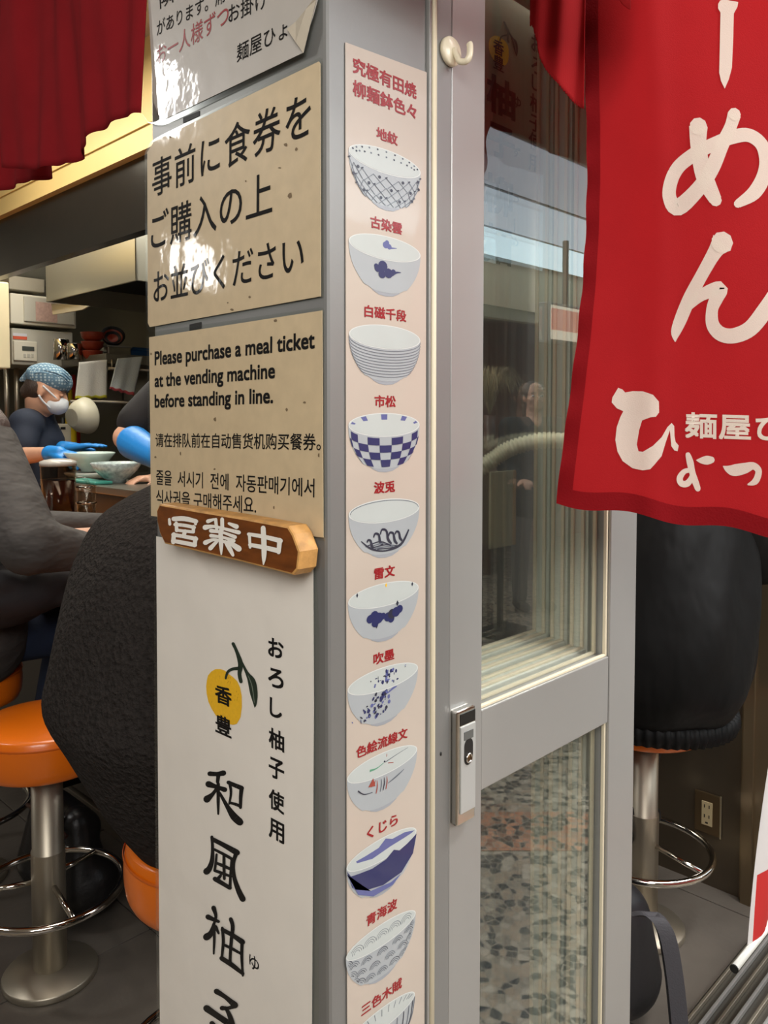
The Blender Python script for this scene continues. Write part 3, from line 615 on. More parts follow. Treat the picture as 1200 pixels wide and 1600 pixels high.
        poly([ins(-.9, .9), ins(-.7, .45), ins(-.4, .6), ins(-.1, .55), ins(.05, .1), ins(.2, .4), ins(.5, .25), ins(.9, -.0), ins(.95, .5), ins(.6, .9), ins(.2, .95), ins(-.3, 1.2)], BLUEL, 4)
    elif kind == 'seigaiha':
        for k in range(-3, 4):
            for r in range(3):
                c0 = surf((k + .5 * (r % 2)) / 3.4, .12 + r * .28)
                for q in range(3):
                    R = .0075 - q * .0021
                    pts = [(c0[0] + R * math.cos(t) * 1.05, c0[1] - .004 + R * math.sin(t) * .9, .0006) for t in [.25 + j * (math.pi - .5) / 6 for j in range(7)]]
                    pts = [q_ for q_ in pts if abs(q_[0]) < body_w(min(1, max(0, -q_[1] / DEPTHB))) * .97 and -DEPTHB * .98 < q_[1] and q_[1] < -H_ * math.sqrt(max(0, 1 - (q_[0] / A_) ** 2))]
                    if len(pts) > 2: stroke(pts, DKB if (k + r + q) % 3 == 0 else LINE, 4)
        for k in range(-2, 3):
            c0 = (k * .018, -.002)
            for q in range(3):
                R = .009 - q * .0026; pts = [(c0[0] + R * math.cos(t), c0[1] + R * math.sin(t) * .8, .0005) for t in [j * math.pi / 6 for j in range(7)]]
                pts = [p_ for p_ in pts if (p_[0] / A_) ** 2 + (p_[1] / H_) ** 2 < .8]
                if len(pts) > 2: stroke(pts, LINE, 4)
    elif kind == 'stripes':
        for k in range(-6, 7):
            a, b, c2 = surf(k / 6.6, .02), surf(k / 6.6, .5), surf(k / 6.6, .9)
            stroke([(a[0], a[1], .0012), (b[0], b[1], .0012), (c2[0], c2[1], .001)], DKB if k % 2 else LINE, 4)
            a, b = ins(k / 7, .05), ins(k / 7, .6); stroke([(a[0], a[1], .0009), (b[0], b[1], .0007)], LINE, 4)
    mb.build('bowl_print', bp_)
for i, (cx, cy, kd) in enumerate(((603, 253, 'lattice'), (603, 388, 'cloud'), (603, 527, 'ribs'), (602, 664, 'check'), (602, 798, 'wave'), (601, 929, 'thunder'), (600, 1060, 'splash'), (599, 1193, 'lines'), (598, 1326, 'whale'), (597, 1460, 'seigaiha'), (596, 1592, 'stripes'))):
    bowl(i, cx, cy, kd)

# ------------------------------------------------------------------ second menu sign hung on the partition behind the door glass
YP = .214
P = [Vector((.430, YP, 2.075)), Vector((.712, YP, 2.075)), Vector((.712, YP, 1.58)), Vector((.430, YP, 1.58))]
t6 = thing('hanging_menu_sign', 'yuzu menu sign hanging behind the glass of the sliding doors', 'sign', (.57, YP, 1.64))
m_ = MB(); m_.prism(P, Vector((0, .002, 0)), mat('matte sign paper', (150, 141, 124), .6)); m_.build('paper', t6)
m_ = MB(); m_.box((.425, YP - .004, 2.073), (.717, YP + .003, 2.082), ALU2).build('top_bar', t6)
MB().box((.7135, YP - .003, 1.2), (.7215, YP + .003, 2.082), CREAM).build('side_bar', t6)
MB().box((.735, YP - .005, 1.0), (.742, YP + .004, 2.6), CREAM).build('side_bar', t6)
m_ = MB()
IM = mat('matte ink', (14, 12, 12), .6)
for ch, cx, cy, a_, b_ in (('柚', 782, 152, 42, 50), ('子', 782, 222, 40, 44), ('柳', 778, 305, 42, 52), ('麺', 776, 382, 42, 52), ('ゆ', 807, 160, 12, 16), ('ず', 806, 238, 12, 14), ('ら', 804, 308, 12, 15), ('め', 803, 378, 11, 13), ('お', 838, 70, 17, 24), ('ろ', 838, 104, 17, 24), ('し', 837, 131, 14, 22), ('柚', 837, 163, 19, 26), ('子', 836, 194, 19, 24), ('使', 835, 222, 19, 26), ('用', 834, 256, 18, 24), ('香', 778, 75, 16, 20), ('豊', 778, 99, 16, 20)):
    A = PY(cx - a_ / 2, cy + b_ / 2, YP); zc = PY(cx, cy, YP).z; k = 1258 / 1.38; hh = b_ / k; B = PY(cx + a_ / 2, cy, YP); A = PY(cx - a_ / 2, cy, YP)
    put_text(m_, ch, Vector((A.x, YP - .0012, zc - hh / 2)), Vector((B.x, YP - .0012, zc - hh / 2)), Vector((A.x, YP - .0012, zc + hh / 2)), IM, bold=.07 if a_ > 30 else .03); m_.build('character', t6); m_ = MB()
c = PY(803, 351, YP); m_.box((c.x - .001, YP - .0012, c.z - .012), (c.x + .001, YP - .0010, c.z + .010), IM)
m_.build('character', t6)
mf, ms = MB(), MB(); yuzu(mf, ms, lambda a_, b_, k: (lambda q: Vector((q.x, YP - .0006 - .0002 * k, q.z)))(PY(763 + (a_ - 395) * .132, 56 + (b_ - 366) * .124, YP)), NY, 2)
mf.build('fruit_print', t6); ms.build('leaf_print', t6)

# ------------------------------------------------------------------ LED strip over the hanging sign
p = Vector((.57, YP - .02, 2.095))
led = thing('light_strip', 'thin lit white strip lamp above the hanging menu sign behind the glass', 'lamp', p)
MB().box((.40, YP - .022, 2.088), (.80, YP - .006, 2.10), ALU2).build('housing', led)
MB().box((.405, YP - .0215, 2.0865), (.795, YP - .018, 2.089), emat('lit strip', (255, 250, 235), 9)).build('diffuser', led)

# ------------------------------------------------------------------ noren curtains
RED = mat('red noren cloth', (172, 30, 34), .85, 0, bump=.00025, bscale=900, var=.05, vscale=14, trans=.38, spec=.15)
REDD = mat('dark red noren cloth', (150, 34, 40), .9, 0, bump=.0003, bscale=700, var=.08, vscale=20, trans=.35, spec=.1)
HEM = mat('noren hem', (132, 18, 24), .9, 0, bump=.0004, bscale=500, trans=.2, spec=.1)
WCL = mat('white dyed cloth', (236, 222, 208), .85, 0, bump=.0002, bscale=900, trans=.3, spec=.15)
def cloth(name, O, U, V, N, outline_s, t0, t1, wfun, m, parent, ns=70, nt=90, thick=.0009):
    """grid cloth: s runs across between outline_s(t), t runs down; wfun gives the fold depth"""
    mb = MB(); mi = mb.mi(m); g = []
    for j in range(nt + 1):
        t = t0 + (t1 - t0) * j / nt; a, b = outline_s(t); row = []
        for i in range(ns + 1):
            s = a + (b - a) * i / ns; tt = t
            row.append(mb.bm.verts.new(O + U * s + V * tt + N * wfun(s, tt)))
        g.append(row)
    for j in range(nt):
        for i in range(ns):
            f = mb.bm.faces.new((g[j][i], g[j + 1][i], g[j + 1][i + 1], g[j][i + 1])); f.material_index = mi; f.smooth = True
    o = mb.build(name, parent); modify(o, ('SOLIDIFY', dict(thickness=thick, offset=0))); return o
# big white-lettered noren at the doorway: plane through three measured points, swung a little out from the door
A0, A1, A2 = PD(912, 0, .955), PD(870, 786, .925), PD(1200, 836, .86)
V_ = (A1 - A0).normalized(); U_ = (A2 - A1); U_ = (U_ - V_ * U_.dot(V_)).normalized(); N_ = U_.cross(V_)
if N_.dot(_f) > 0: N_ = -N_
LEN = (A1 - A0).length
def hitN(px, py):
    d = ray(px, py); k = (A0 - CAM_POS).dot(N_) / d.dot(N_); q = CAM_POS + d * k - A0; return q.dot(U_), q.dot(V_)
def wn(s, t):
    return (.013 * math.sin(s * 11 + t * 2.1 + .4) * min(1, .3 + s * 3) + .004 * math.sin(s * 26 - t * 9) + .0030 * math.exp(-s * 60) * math.sin(t * 105) + .006 * math.exp(-((s - .075 - t * .05) / .018) ** 2))
b0 = hitN(870, 786); b1 = hitN(1200, 836); slope_ = (b1[1] - b0[1]) / (b1[0] - b0[0])
nor = thing('noren_curtain', 'bright red noren cloth with large white hiragana hanging in the doorway', 'curtain', A0 + U_ * .17)
SL, ST_ = .36, -.30
def grid_noren(name, s0, s1, trange, eps, m, ns, nt):
    mb = MB(); mi = mb.mi(m); g = []
    for j in range(nt + 1):
        row = []
        for i in range(ns + 1):
            s = s0 + (s1 - s0) * i / ns; tb = LEN + (s - b0[0]) * slope_ + .003 * math.sin(s * 60); ta, tb2 = trange(s, tb); t = ta + (tb2 - ta) * j / nt
            off = .0005 * math.sin(t * 95) * math.exp(-s * 90) + .0165 * math.sin(math.pi * min(1, max(0, t / LEN))) ** 1.3 * math.exp(-s * 9)
            row.append(mb.bm.verts.new(A0 + U_ * (s + off) + V_ * t + N_ * (wn(s, t) + eps)))
        g.append(row)
    for j in range(nt):
        for i in range(ns):
            f = mb.bm.faces.new((g[j][i], g[j + 1][i], g[j + 1][i + 1], g[j][i + 1])); f.material_index = mi; f.smooth = True
    return mb.build(name, nor)
grid_noren('cloth', 0, SL, lambda s, tb: (ST_, tb), 0, RED, 110, 150)
grid_noren('side_hem', 0, .017, lambda s, tb: (ST_, tb), .0007, HEM, 6, 150)
grid_noren('bottom_hem', 0, SL, lambda s, tb: (tb - .020, tb + .0004), .0007, HEM, 110, 4)
def noren_print(polys, tris=None):
    t = bmesh.new(); zl = t.verts.layers.float.new('lift')
    for n_, pg in enumerate(polys or []):
        vs = [t.verts.new((s, q, 0)) for s, q in pg]
        for v in vs: v[zl] = .00001 * (n_ % 60)
        try: t.faces.new(vs)
        except ValueError: pass
    if tris:
        vs = [t.verts.new((s, q, 0)) for s, q in tris[0]]
        for i, v in enumerate(vs): v[zl] = .00003 * (i * 5 // len(vs))
        for f in tris[1]:
            try: t.faces.new([vs[i] for i in f])
            except ValueError: pass
    t.normal_update(); bmesh.ops.triangulate(t, faces=[f for f in t.faces if len(f.verts) > 4])
    for ax, rng in ((0, [.008 * k for k in range(0, 50)]), (1, [-.1 + .01 * k for k in range(0, 75)])):
        for c in rng:
            n = Vector((1, 0, 0)) if ax == 0 else Vector((0, 1, 0))
            bmesh.ops.bisect_plane(t, geom=t.verts[:] + t.edges[:] + t.faces[:], plane_co=n * c, plane_no=n, dist=1e-6)
    for v in t.verts: s, q = v.co.x, v.co.y; v.co = A0 + U_ * s + V_ * q + N_ * (wn(s, q) + .0011 + v[zl])
    for f in t.faces:
        f.normal_update(); f.smooth = True
        if f.normal.dot(N_) < 0: f.normal_flip()
    mb = MB(); mb.merge(t, WCL, True); mb.build('lettering', nor)
C5 = lambda x, y: (820 + x / 3.158, y / 3.158)
C2 = lambda x, y: (1000 + x / 3.9, 150 + y / 3.9)
C1 = lambda x, y: (930 + x / 4.444, 560 + y / 4.444)
def outl(T, pts): return [[hitN(*T(x, y)) for x, y in pts]]
def strk(T, sc, sts):
    out = []
    for st in sts:
        for pg in stroke_poly(st): out.append([hitN(*T(x, y)) for x, y in pg])
    return out
noren_print(outl(C5, [(950, 40), (960, 22), (980, 14), (1012, 20), (1050, 24), (1046, 48), (1028, 82), (1025, 200), (1018, 350), (1002, 410), (982, 456), (964, 420), (955, 380), (958, 250), (962, 82), (950, 62)]))
noren_print(strk(C2, 3.9, [[(350, 215, 112), (350, 330, 96), (375, 480, 100), (410, 570, 100), (455, 655, 78)], [(570, 130, 82), (545, 210, 74), (490, 330, 84), (430, 470, 90), (350, 590, 90), (230, 700, 100), (178, 650, 84), (182, 560, 80), (230, 460, 80), (330, 380, 84), (440, 320, 80), (560, 268, 84), (660, 250, 84), (740, 300, 84), (770, 400, 90), (750, 500, 88), (690, 600, 84), (590, 672, 50)]]))
noren_print(strk(C2, 3.9, [[(495, 908, 140), (455, 960, 90), (380, 1090, 76), (300, 1240, 80), (245, 1370, 76), (215, 1450, 56), (213, 1500, 8)], [(290, 1300, 40), (370, 1225, 70), (480, 1185, 92), (462, 1240, 84), (436, 1310, 72), (440, 1400, 80), (490, 1455, 88), (570, 1465, 92), (670, 1420, 96), (760, 1310, 100), (830, 1200, 90)]]))
noren_print(outl(C1, [(160, 208), (190, 220), (208, 240), (260, 232), (330, 235), (400, 260), (440, 305), (442, 380), (420, 410), (380, 415), (325, 435), (305, 500), (288, 600), (300, 648), (330, 652), (400, 610), (460, 550), (500, 480), (530, 450), (548, 470), (550, 540), (558, 580), (580, 605), (572, 645), (550, 640), (528, 610), (518, 500), (490, 580), (460, 680), (410, 740), (380, 772), (330, 780), (260, 765), (190, 715), (155, 650), (140, 570), (150, 480), (175, 410), (195, 370), (150, 350), (115, 310), (120, 275)]))
noren_print(strk(C1, 4.444, [[(645, 668, 36), (660, 720, 48), (675, 790, 44), (695, 850, 46), (715, 905, 40)], [(668, 775, 30), (620, 785, 36), (588, 830, 44), (600, 868, 44), (640, 868, 46), (668, 830, 36), (672, 790, 20)], [(706, 706, 8), (735, 708, 40), (775, 706, 62), (808, 704, 50)]]))
noren_print(strk(C1, 4.444, [[(893, 748, 8), (925, 766, 50), (970, 775, 82), (1040, 762, 76), (1100, 745, 52), (1138, 775, 46), (1132, 825, 46), (1110, 858, 44), (1068, 874, 14)]]))
vs, fs, _ = glyphs('麺屋ひ', 0, 1.02)
a, b, c = hitN(1071, 683), hitN(1228, 689), hitN(1071, 645)
V2, F2 = [], []
for dx, dy in ((-.006, -.03), (.006, -.03), (-.006, .03), (.006, .03), (0, 0)):
    F2 += [tuple(i + len(V2) for i in f) for f in fs]; V2 += [(a[0] + (b[0] - a[0]) * (x + dx) + (c[0] - a[0]) * (y + dy), a[1] + (b[1] - a[1]) * (x + dx) + (c[1] - a[1]) * (y + dy)) for x, y in vs]
noren_print(None, (V2, F2))
# short red panel of the same curtain, hanging behind it
B0 = PD(838, 0, .925)
Z_ = Vector((0, 0, -1)); UB = (U_ - Z_ * U_.dot(Z_)).normalized(); NB = UB.cross(Z_)
if NB.dot(_f) > 0: NB = -NB
def hitB(px, py):
    d = ray(px, py); k = (B0 - CAM_POS).dot(NB) / d.dot(NB); q = CAM_POS + d * k - B0; return q.dot(UB), q.dot(Z_)
edge = [hitB(*q) for q in ((830, -120), (836, -40), (835, 10), (833, 45), (840, 70), (843, 92), (852, 110), (866, 128), (880, 142), (895, 154), (915, 168), (960, 176), (1040, 190))]
bk = thing('short_noren_panel', 'short crumpled red cloth panel with frayed hem behind the large lettered noren', 'curtain', B0)
mb = MB(); mi = mb.mi(RED); rows = []
top_t = edge[0][1] - .10
for i in range(91):
    x = edge[2][0] - .004 + (.060) * i / 90
    # lower edge from the measured outline
    tb = None
    for (s0, t0), (s1, t1) in zip(edge[3:], edge[4:]):
        if s0 <= x <= s1: tb = t0 + (t1 - t0) * (x - s0) / (s1 - s0)
    if tb is None: tb = edge[3][1] if x < edge[3][0] else edge[-1][1]
    tb += .0012 * math.sin(i * 1.9) + .0008 * math.sin(i * 4.1)
    rows.append([mb.bm.verts.new(B0 + UB * x + Z_ * (top_t + (tb - top_t) * j / 50) + NB * (.010 * math.sin(x * 75 + .8 * j / 50) + .004 * math.sin(x * 190 + j * .05) - .03 * (j / 50) ** 3 * 0)) for j in range(51)])
for a, b in zip(rows, rows[1:]):
    for j in range(50):
        f = mb.bm.faces.new((a[j], a[j + 1], b[j + 1], b[j])); f.material_index = mi; f.smooth = True
o = mb.build('cloth', bk); modify(o, ('SOLIDIFY', dict(thickness=.0009, offset=0)))
mb = MB(); mi = mb.mi(RED); g = []
for i in range(121):
    xx = .0 + .31 * i / 120
    g.append([mb.bm.verts.new((xx, -.13 + .010 * math.sin(xx * 38) + .004 * math.sin(xx * 90), 2.41 + (1.835 + .004 * math.sin(xx * 19) - 2.41) * j / 12)) for j in range(13)])
for a, b in zip(g, g[1:]):
    for j in range(12): f = mb.bm.faces.new((a[j], a[j + 1], b[j + 1], b[j])); f.material_index = mi; f.smooth = True
g = []  # unseen strip added behind the noren to darken the glass reflection
for i in range(121):
    xx = .43 + .95 * i / 120
    g.append([mb.bm.verts.new((xx, -.115 + .006 * math.sin(xx * 38) + .003 * math.sin(xx * 90), 2.41 + (1.82 - 2.41) * j / 12)) for j in range(13)])
for a, b in zip(g, g[1:]):
    for j in range(12): f = mb.bm.faces.new((a[j], a[j + 1], b[j + 1], b[j])); f.material_index = mi; f.smooth = True
g = []  # unseen strip added to shade the menu sign behind the glass
for i in range(121):
    xx = .335 + 1.5 * i / 120
    g.append([mb.bm.verts.new((xx, -.022 + .006 * math.sin(xx * 38) + .003 * math.sin(xx * 90), 2.41 + (1.935 - 2.41) * j / 12)) for j in range(13)])
for a, b in zip(g, g[1:]):
    for j in range(12): f = mb.bm.faces.new((a[j], a[j + 1], b[j + 1], b[j])); f.material_index = mi; f.smooth = True
o = mb.build('valance_and_shade_strips', bk); modify(o, ('SOLIDIFY', dict(thickness=.0009, offset=0)))
m_ = MB(); q = B0 + UB * (edge[3][0]); m_.tube(catmull([tuple(q + UB * a_ + Z_ * (edge[3][1] + b_) + NB * .006) for a_, b_ in ((.0, -.02), (-.003, -.01), (.001, .0), (.004, .004), (.005, -.003), (.001, -.010))], 5), .0005, HEM, 5); m_.build('loose_thread', bk)
m_ = MB(); m_.tube([Vector((-.05, -.13, 2.42)), Vector((3.1, -.13, 2.42))], .012, mat('bamboo rod', (170, 130, 80), .5), 12); o = m_.build('curtain_rod'); o['label'] = 'bamboo rod carrying the red noren above the doorway'; o['category'] = 'rod'
# left noren over the counter opening, plane x about -0.03
def left_noren(name, label, x, edgepx, seed, ph):
    E = [PX(a_, b_, x) for a_, b_ in edgepx]; E = [(p.y, p.z) for p in E]
    t = thing(name, label, 'curtain', (x, (E[0][0] + E[-1][0]) / 2, 1.9), 'red noren panels over the left opening')
    mb = MB(); mi = mb.mi(REDD); rows = []; ya, yb = E[0][0], E[-1][0]; n = 110
    for i in range(n + 1):
        y = ya + (yb - ya) * i / n; zb = E[-1][1]
        for (y0, z0), (y1, z1) in zip(E, E[1:]):
            if min(y0, y1) <= y <= max(y0, y1): zb = z0 + (z1 - z0) * (y - y0) / (y1 - y0)
        zb += .0005 * math.sin(i * .7)
        row = []
        for j in range(61):
            k = j / 60; z = 2.36 + (zb - 2.36) * k
            d = .011 * math.sin((y + .10 * k) * 23 + ph) + .006 * math.sin(y * 49 - 4 * k + ph * 2) * (.4 + .6 * k) + .003 * math.sin(y * 120 + 5 * k) * k
            row.append(mb.bm.verts.new((x + d, y, z)))
        rows.append(row)
    for a, b in zip(rows, rows[1:]):
        for j in range(60):
            f = mb.bm.faces.new((a[j], a[j + 1], b[j + 1], b[j])); f.material_index = mi; f.smooth = True
    o = mb.build('cloth', t); modify(o, ('SOLIDIFY', dict(thickness=.001, offset=0)))
left_noren('noren_curtain', 'dark red noren panel beside the grey laminated notice', -.012, [(226, 178), (213, 182), (190, 188), (165, 206), (130, 232), (100, 250), (66, 264), (20, 266)], 1, 0)
left_noren('noren_curtain', 'dark red noren panel overlapped by the one beside the grey notice', .034, [(68, 275), (55, 279), (30, 287), (0, 306), (-60, 330), (-120, 360)], 2, 1.7)
m_ = MB(); m_.tube([Vector((-.03, .2, 2.385)), Vector((-.03, 2.5, 2.385))], .012, MATS['bamboo rod'], 12); o = m_.build('curtain_rod'); o['label'] = 'bamboo rod carrying the dark red noren over the left opening'; o['category'] = 'rod'

# ------------------------------------------------------------------ bar stools
ORANGE = mat('orange vinyl', (228, 112, 14), .3, 0, bump=.0004, bscale=30, coat=.25)
def stool(x, y, label):
    t = thing('bar_stool', label, 'stool', (x, y, 0), 'orange round bar stools')
    MB().lathe((x, y, 0), [(.112, 0), (.113, .004), (.113, .014), (.110, .018), (.05, .027), (.043, .03), (.0002, .03)], STEEL, 48).build('base', t)
    MB().lathe((x, y, .025), [(.0405, 0), (.0405, .30), (.0405, .301), (.0375, .303), (.0375, .53), (.06, .532)][:5], STEEL, 32).lathe((x, y, .536), [(.07, 0), (.07, .012), (.0002, .012)], RUBBER, 24).build('column', t)
    pr = [(.0002, .545), (.10, .545), (.145, .550), (.158, .562), (.164, .585), (.165, .625), (.160, .648), (.150, .658), (.10, .667), (.0002, .670)]
    MB().lathe((x, y, 0), catmull(pr, 3), ORANGE, 56).lathe((x, y, 0), [(.1655, .636), (.1668, .639), (.1655, .642)], mat('orange piping', (208, 96, 14), .4), 56, cap=False).build('seat', t)
    m_ = MB(); m_.tube([(x + .178 * math.cos(k / 48 * math.tau), y + .178 * math.sin(k / 48 * math.tau), .228) for k in range(48)], .0095, CHROME, 12, True); m_.build('foot_ring', t)
    for k in range(3):
        a_ = math.radians(25 + 120 * k); m_ = MB(); m_.tube([(x + .036 * math.cos(a_), y + .036 * math.sin(a_), .245 if k else .25), (x + .172 * math.cos(a_), y + .172 * math.sin(a_), .229)], .007, CHROME, 10); m_.build('spoke', t)
    return t
S1, S2, S3, S4 = (.326, 1.418), (.317, .655), (.33, 2.02), (1.545, .440)
st1 = stool(*S1, 'orange bar stool that stands empty, with its whole steel column in view')
def dup(root, dx, dy, label):
    r = root.copy(); COL.objects.link(r); r['label'] = label; r.location = (root.location.x + dx, root.location.y + dy, 0)
    for ch in list(root.children):
        c = ch.copy(); COL.objects.link(c); mi_ = ch.matrix_parent_inverse.copy(); c.parent = r; c.matrix_parent_inverse = mi_
        for g in ch.children: d = g.copy(); COL.objects.link(d); d.parent = c
    return r
for (x, y), lb in ((S2, 'orange bar stool under the customer in black fleece'), (S3, 'orange bar stool under the customer in grey jacket and jeans'), (S4, 'orange bar stool under the customer in black bomber jacket')):
    dup(st1, x - S1[0], y - S1[1], lb)

# ------------------------------------------------------------------ counter
WOODC = mat('orange counter wood', (206, 128, 58), .28, 0, var=.15, vscale=12, coat=.3, stretch=(6, 1, 6))
ct = thing('counter', 'long dining counter with orange wooden top and dark steel front', 'counter', (.75, 2.8, 0))
MB().box((.50, 1.0, .945), (.98, 4.5, .98), WOODC, .004).build('countertop', ct)
PANEL = mat('grey counter panel', (92, 86, 78), .3, .6, bump=.001, bscale=3)
for k in range(5):
    y0 = 1.0 + k * .7; MB().box((.775, y0 + .002, .06), (.80, y0 + .698, .945), PANEL, .001).build('front_panel', ct)
MB().box((.80, 1.0, 0), (.98, 4.5, .945), BLACK).build('carcass', ct)
MB().box((.76, 1.0, .0), (.80, 4.5, .055), mat('light kick strip', (150, 142, 128), .3, .8), .002).build('kick_strip', ct)
lg = thing('serving_ledge', 'raised black serving ledge between counter and kitchen', 'shelf', (1.18, 2.7, 0))
MB().box((1.02, 1.6, 1.10), (1.28, 3.10, 1.13), KSTEEL, .003).build('ledge_top', lg)
MB().box((1.03, 1.62, 0), (1.27, 3.09, 1.10), mat('black gloss', (0, 0, 0)), .003).build('ledge_body', lg)

# tableware on counter and ledge
def at_counter(px, py, z): return PZ(px, py, z)
pt = PX(93, 846, .80); pt.z = .98
pit = thing('tea_pitcher', 'clear plastic pitcher of dark brown tea on the counter', 'pitcher', pt)
CLEARP = glass_mat('clear plastic', (.88, .86, .83), 1.4, .08, .8)
JUG = glass_mat('smoky plastic', (.72, .64, .56), 1.4, .1, .8)
TEA = mat('dark tea', (52, 18, 10), .12, spec=.6)
MB().lathe(pt, [(.050, 0), (.054, .005), (.064, .245), (.067, .250), (.062, .250), (.060, .240), (.051, .012)], JUG, 32, cap=False).build('jug', pit)
MB().lathe(pt + Vector((0, 0, .008)), [(.0002, 0), (.050, 0), (.059, .185), (.0002, .185)], TEA, 32, cap=False).build('tea', pit)
MB().lathe(pt + Vector((0, 0, .247)), [(.066, 0), (.066, .016), (.050, .022), (.03, .026), (.0002, .026)], mat('clear grey lid', (196, 192, 184), .2, 0, coat=.5), 32).build('lid', pit)
m_ = MB(); m_.tube(catmull([tuple(pt + Vector(v)) for v in ((.045, -.045, .20), (.075, -.075, .19), (.08, -.08, .12), (.045, -.045, .07))], 5), .007, CLEARP, 10); m_.build('handle', pit)
gp = PX(136, 850, .90); gp.z = .98
for i, (dx, dy, h, lb) in enumerate(((0, 0, .165, 'stack of clear tumblers beside the tea pitcher'),)):
    g = thing('tumbler', 'clear tumbler standing at the bottom of its stack beside the tea pitcher', 'glass', gp)
    MB().lathe(gp, [(.030, 0), (.032, .006), (.037, .105), (.035, .105), (.031, .008)], CLEARP, 24, cap=False).lathe(gp, [(.0375, .100), (.0385, .103), (.0375, .106)], CHROME, 24, cap=False).build('body', g)
    g2 = thing('tumbler', 'clear tumbler nested on top of the one beside the tea pitcher', 'glass', gp + Vector((0, 0, .06)))
    MB().lathe(gp + Vector((0, 0, .045)), [(.030, .0), (.032, .006), (.037, .120), (.035, .120), (.031, .008)], CLEARP, 24, cap=False).lathe(gp + Vector((0, 0, .045)), [(.0375, .115), (.0385, .118), (.0375, .121)], CHROME, 24, cap=False).build('body', g2)
# ramen bowls on the ledge
PORC = mat('celadon porcelain', (186, 204, 196), .2, 0, var=.05, vscale=30, coat=.4); PORC2 = mat('patterned grey-blue porcelain', (166, 180, 178), .2, 0, var=.35, vscale=55, coat=.4)
def rbowl(p, label, m, r=.098, food=None):
    t = thing('ramen_bowl', label, 'bowl', p)
    MB().lathe(p, [(.038, 0), (.040, .012), (.060, .024), (.085, .050), (r, .084), (r - .004, .086), (.080, .052), (.052, .024), (.0002, .018)], m, 36).build('bowl', t)
    if food: MB().lathe(p + Vector((0, 0, .058)), [(.083, 0), (.06, .006), (.0002, .008)], food, 24, cap=False).build('soup', t)
    return t
bp1 = PX(182, 746, 1.16); bp1.z = 1.13
rbowl(bp1, 'grey-blue patterned ramen bowl on the black ledge, behind the fleece jacket', PORC2, .108)
bp2 = PD(140, 722, 3.62); base2 = Vector((bp2.x, bp2.y, 1.165))
sb = thing('bowl_stack', 'pale porcelain dish stack under the bowl held by the cook', 'dish', Vector((base2.x, base2.y, 1.13)))
MB().lathe((base2.x, base2.y, 1.13), [(.05, 0), (.09, .012), (.11, .030), (.10, .033), (.0002, .03)], mat('dull white dish', (190, 190, 180), .3), 32).build('dish', sb)
rbowl(base2, 'pale celadon ramen bowl held by the blue-gloved cook', PORC, .112, mat('noodle soup', (186, 150, 96), .3, var=.3, vscale=60))
tq = PX(150, 742, 1.08); tq.z = 1.131
tt = thing('serving_tray', 'small teal serving tray on the ledge in front of the bowls', 'tray', tq); MB().box(tq + Vector((-.05, -.09, 0)), tq + Vector((.03, .16, .012)), mat('teal plastic', (66, 150, 136), .4), .004).build('tray', tt)
pq = PZ(0, 838, .99) + Vector((.03, .05, 0)); pl = thing('soup_plate', 'white plate with pinkish food on the wooden counter', 'plate', pq)
MB().lathe((pq.x, pq.y, .98), [(.05, 0), (.09, .012), (.11, .022), (.106, .024), (.05, .008), (.0002, .006)], mat('white glaze', (236, 228, 218), .2), 32).build('plate', pl)
MB().ellipsoid((pq.x, pq.y, 1.0), (.06, .05, .022), mat('pinkish food', (190, 120, 96), .5, 0, bump=.004, bscale=60, var=.3, vscale=50), None, 16).build('food', pl)

# ------------------------------------------------------------------ kitchen fittings
def pbox(name, label, cat, x, y, pxs, pys, depth_x=None, depth_y=.25, m=None, bevel=.006): ...
hx, hy = 1.44, 2.97
hood = thing('extractor_hood', 'boxy stainless extractor hood hanging above the kitchen shelf', 'hood', (2.0, 3.5, 2.1))
z0 = PX(205, 440, hx).z; z1 = 2.66; y1 = PX(72, 470, hx).y
HS = mat('hood steel', (186, 184, 170), .3, .75, bump=.0015, bscale=2)
MB().box((hx, hy, z0), (hx + .012, y1, z1), HS, .003).build('side_panel', hood)
MB().box((hx, hy, z0), (2.6, hy + .012, z1), HS, .003).build('front_panel', hood)
MB().box((hx + .012, hy + .012, z0 + .10), (2.6, y1, z0 + .13), BLACK).box((2.588, hy + .012, z0), (2.6, y1, z1), HS).box((hx + .012, y1 - .012, z0), (2.6, y1, z1), HS).build('filter_bank', hood)
br = thing('bracket', 'cream angled metal bracket under the extractor hood', 'bracket', PX(100, 480, 1.5))
P = [PX(a_, b_, 1.47) for a_, b_ in ((80, 474), (139, 478), (128, 484), (82, 492))]; m_ = MB(); m_.prism(P, Vector((.01, 0, 0)), CREAM, .001); m_.build('plate', br)
# shelf with its nearest corner at pixel 165, 548
sx, sy = 1.66, 3.72; zs = PX(165, 562, sx).z
sh = thing('wall_shelf', 'dark steel kitchen shelf carrying red and blue containers', 'shelf', (2.0, 4.2, zs))
MB().box((sx, sy, zs), (1.80, 4.28, zs + .012), KSTEEL, .002).box((1.80, sy, zs), (3.19, 4.74, zs + .012), KSTEEL, .002).build('board', sh)
MB().box((sx - .002, sy - .004, zs - .02), (3.19, sy, zs + .035), mat('shelf edge steel', (132, 130, 120), .4, .7), .002).box((sx - .004, sy, zs - .02), (sx, 4.28, zs + .035), MATS.get('shelf edge steel') or KSTEEL, .002).build('edge_rail', sh)
for k in range(2): MB().box((2.3 + k * .6, sy + .05, zs - .25), (2.33 + k * .6, 4.74, zs), KSTEEL, .002).build('bracket', sh)
zt = zs + .0125
def shelf_thing(name, label, cat, px, y, build, z=None, sink=0.):
    p = PY(px, 560, y); p.z = zt if z is None else z; t = thing(name, label, cat, p); build(t, p); return t
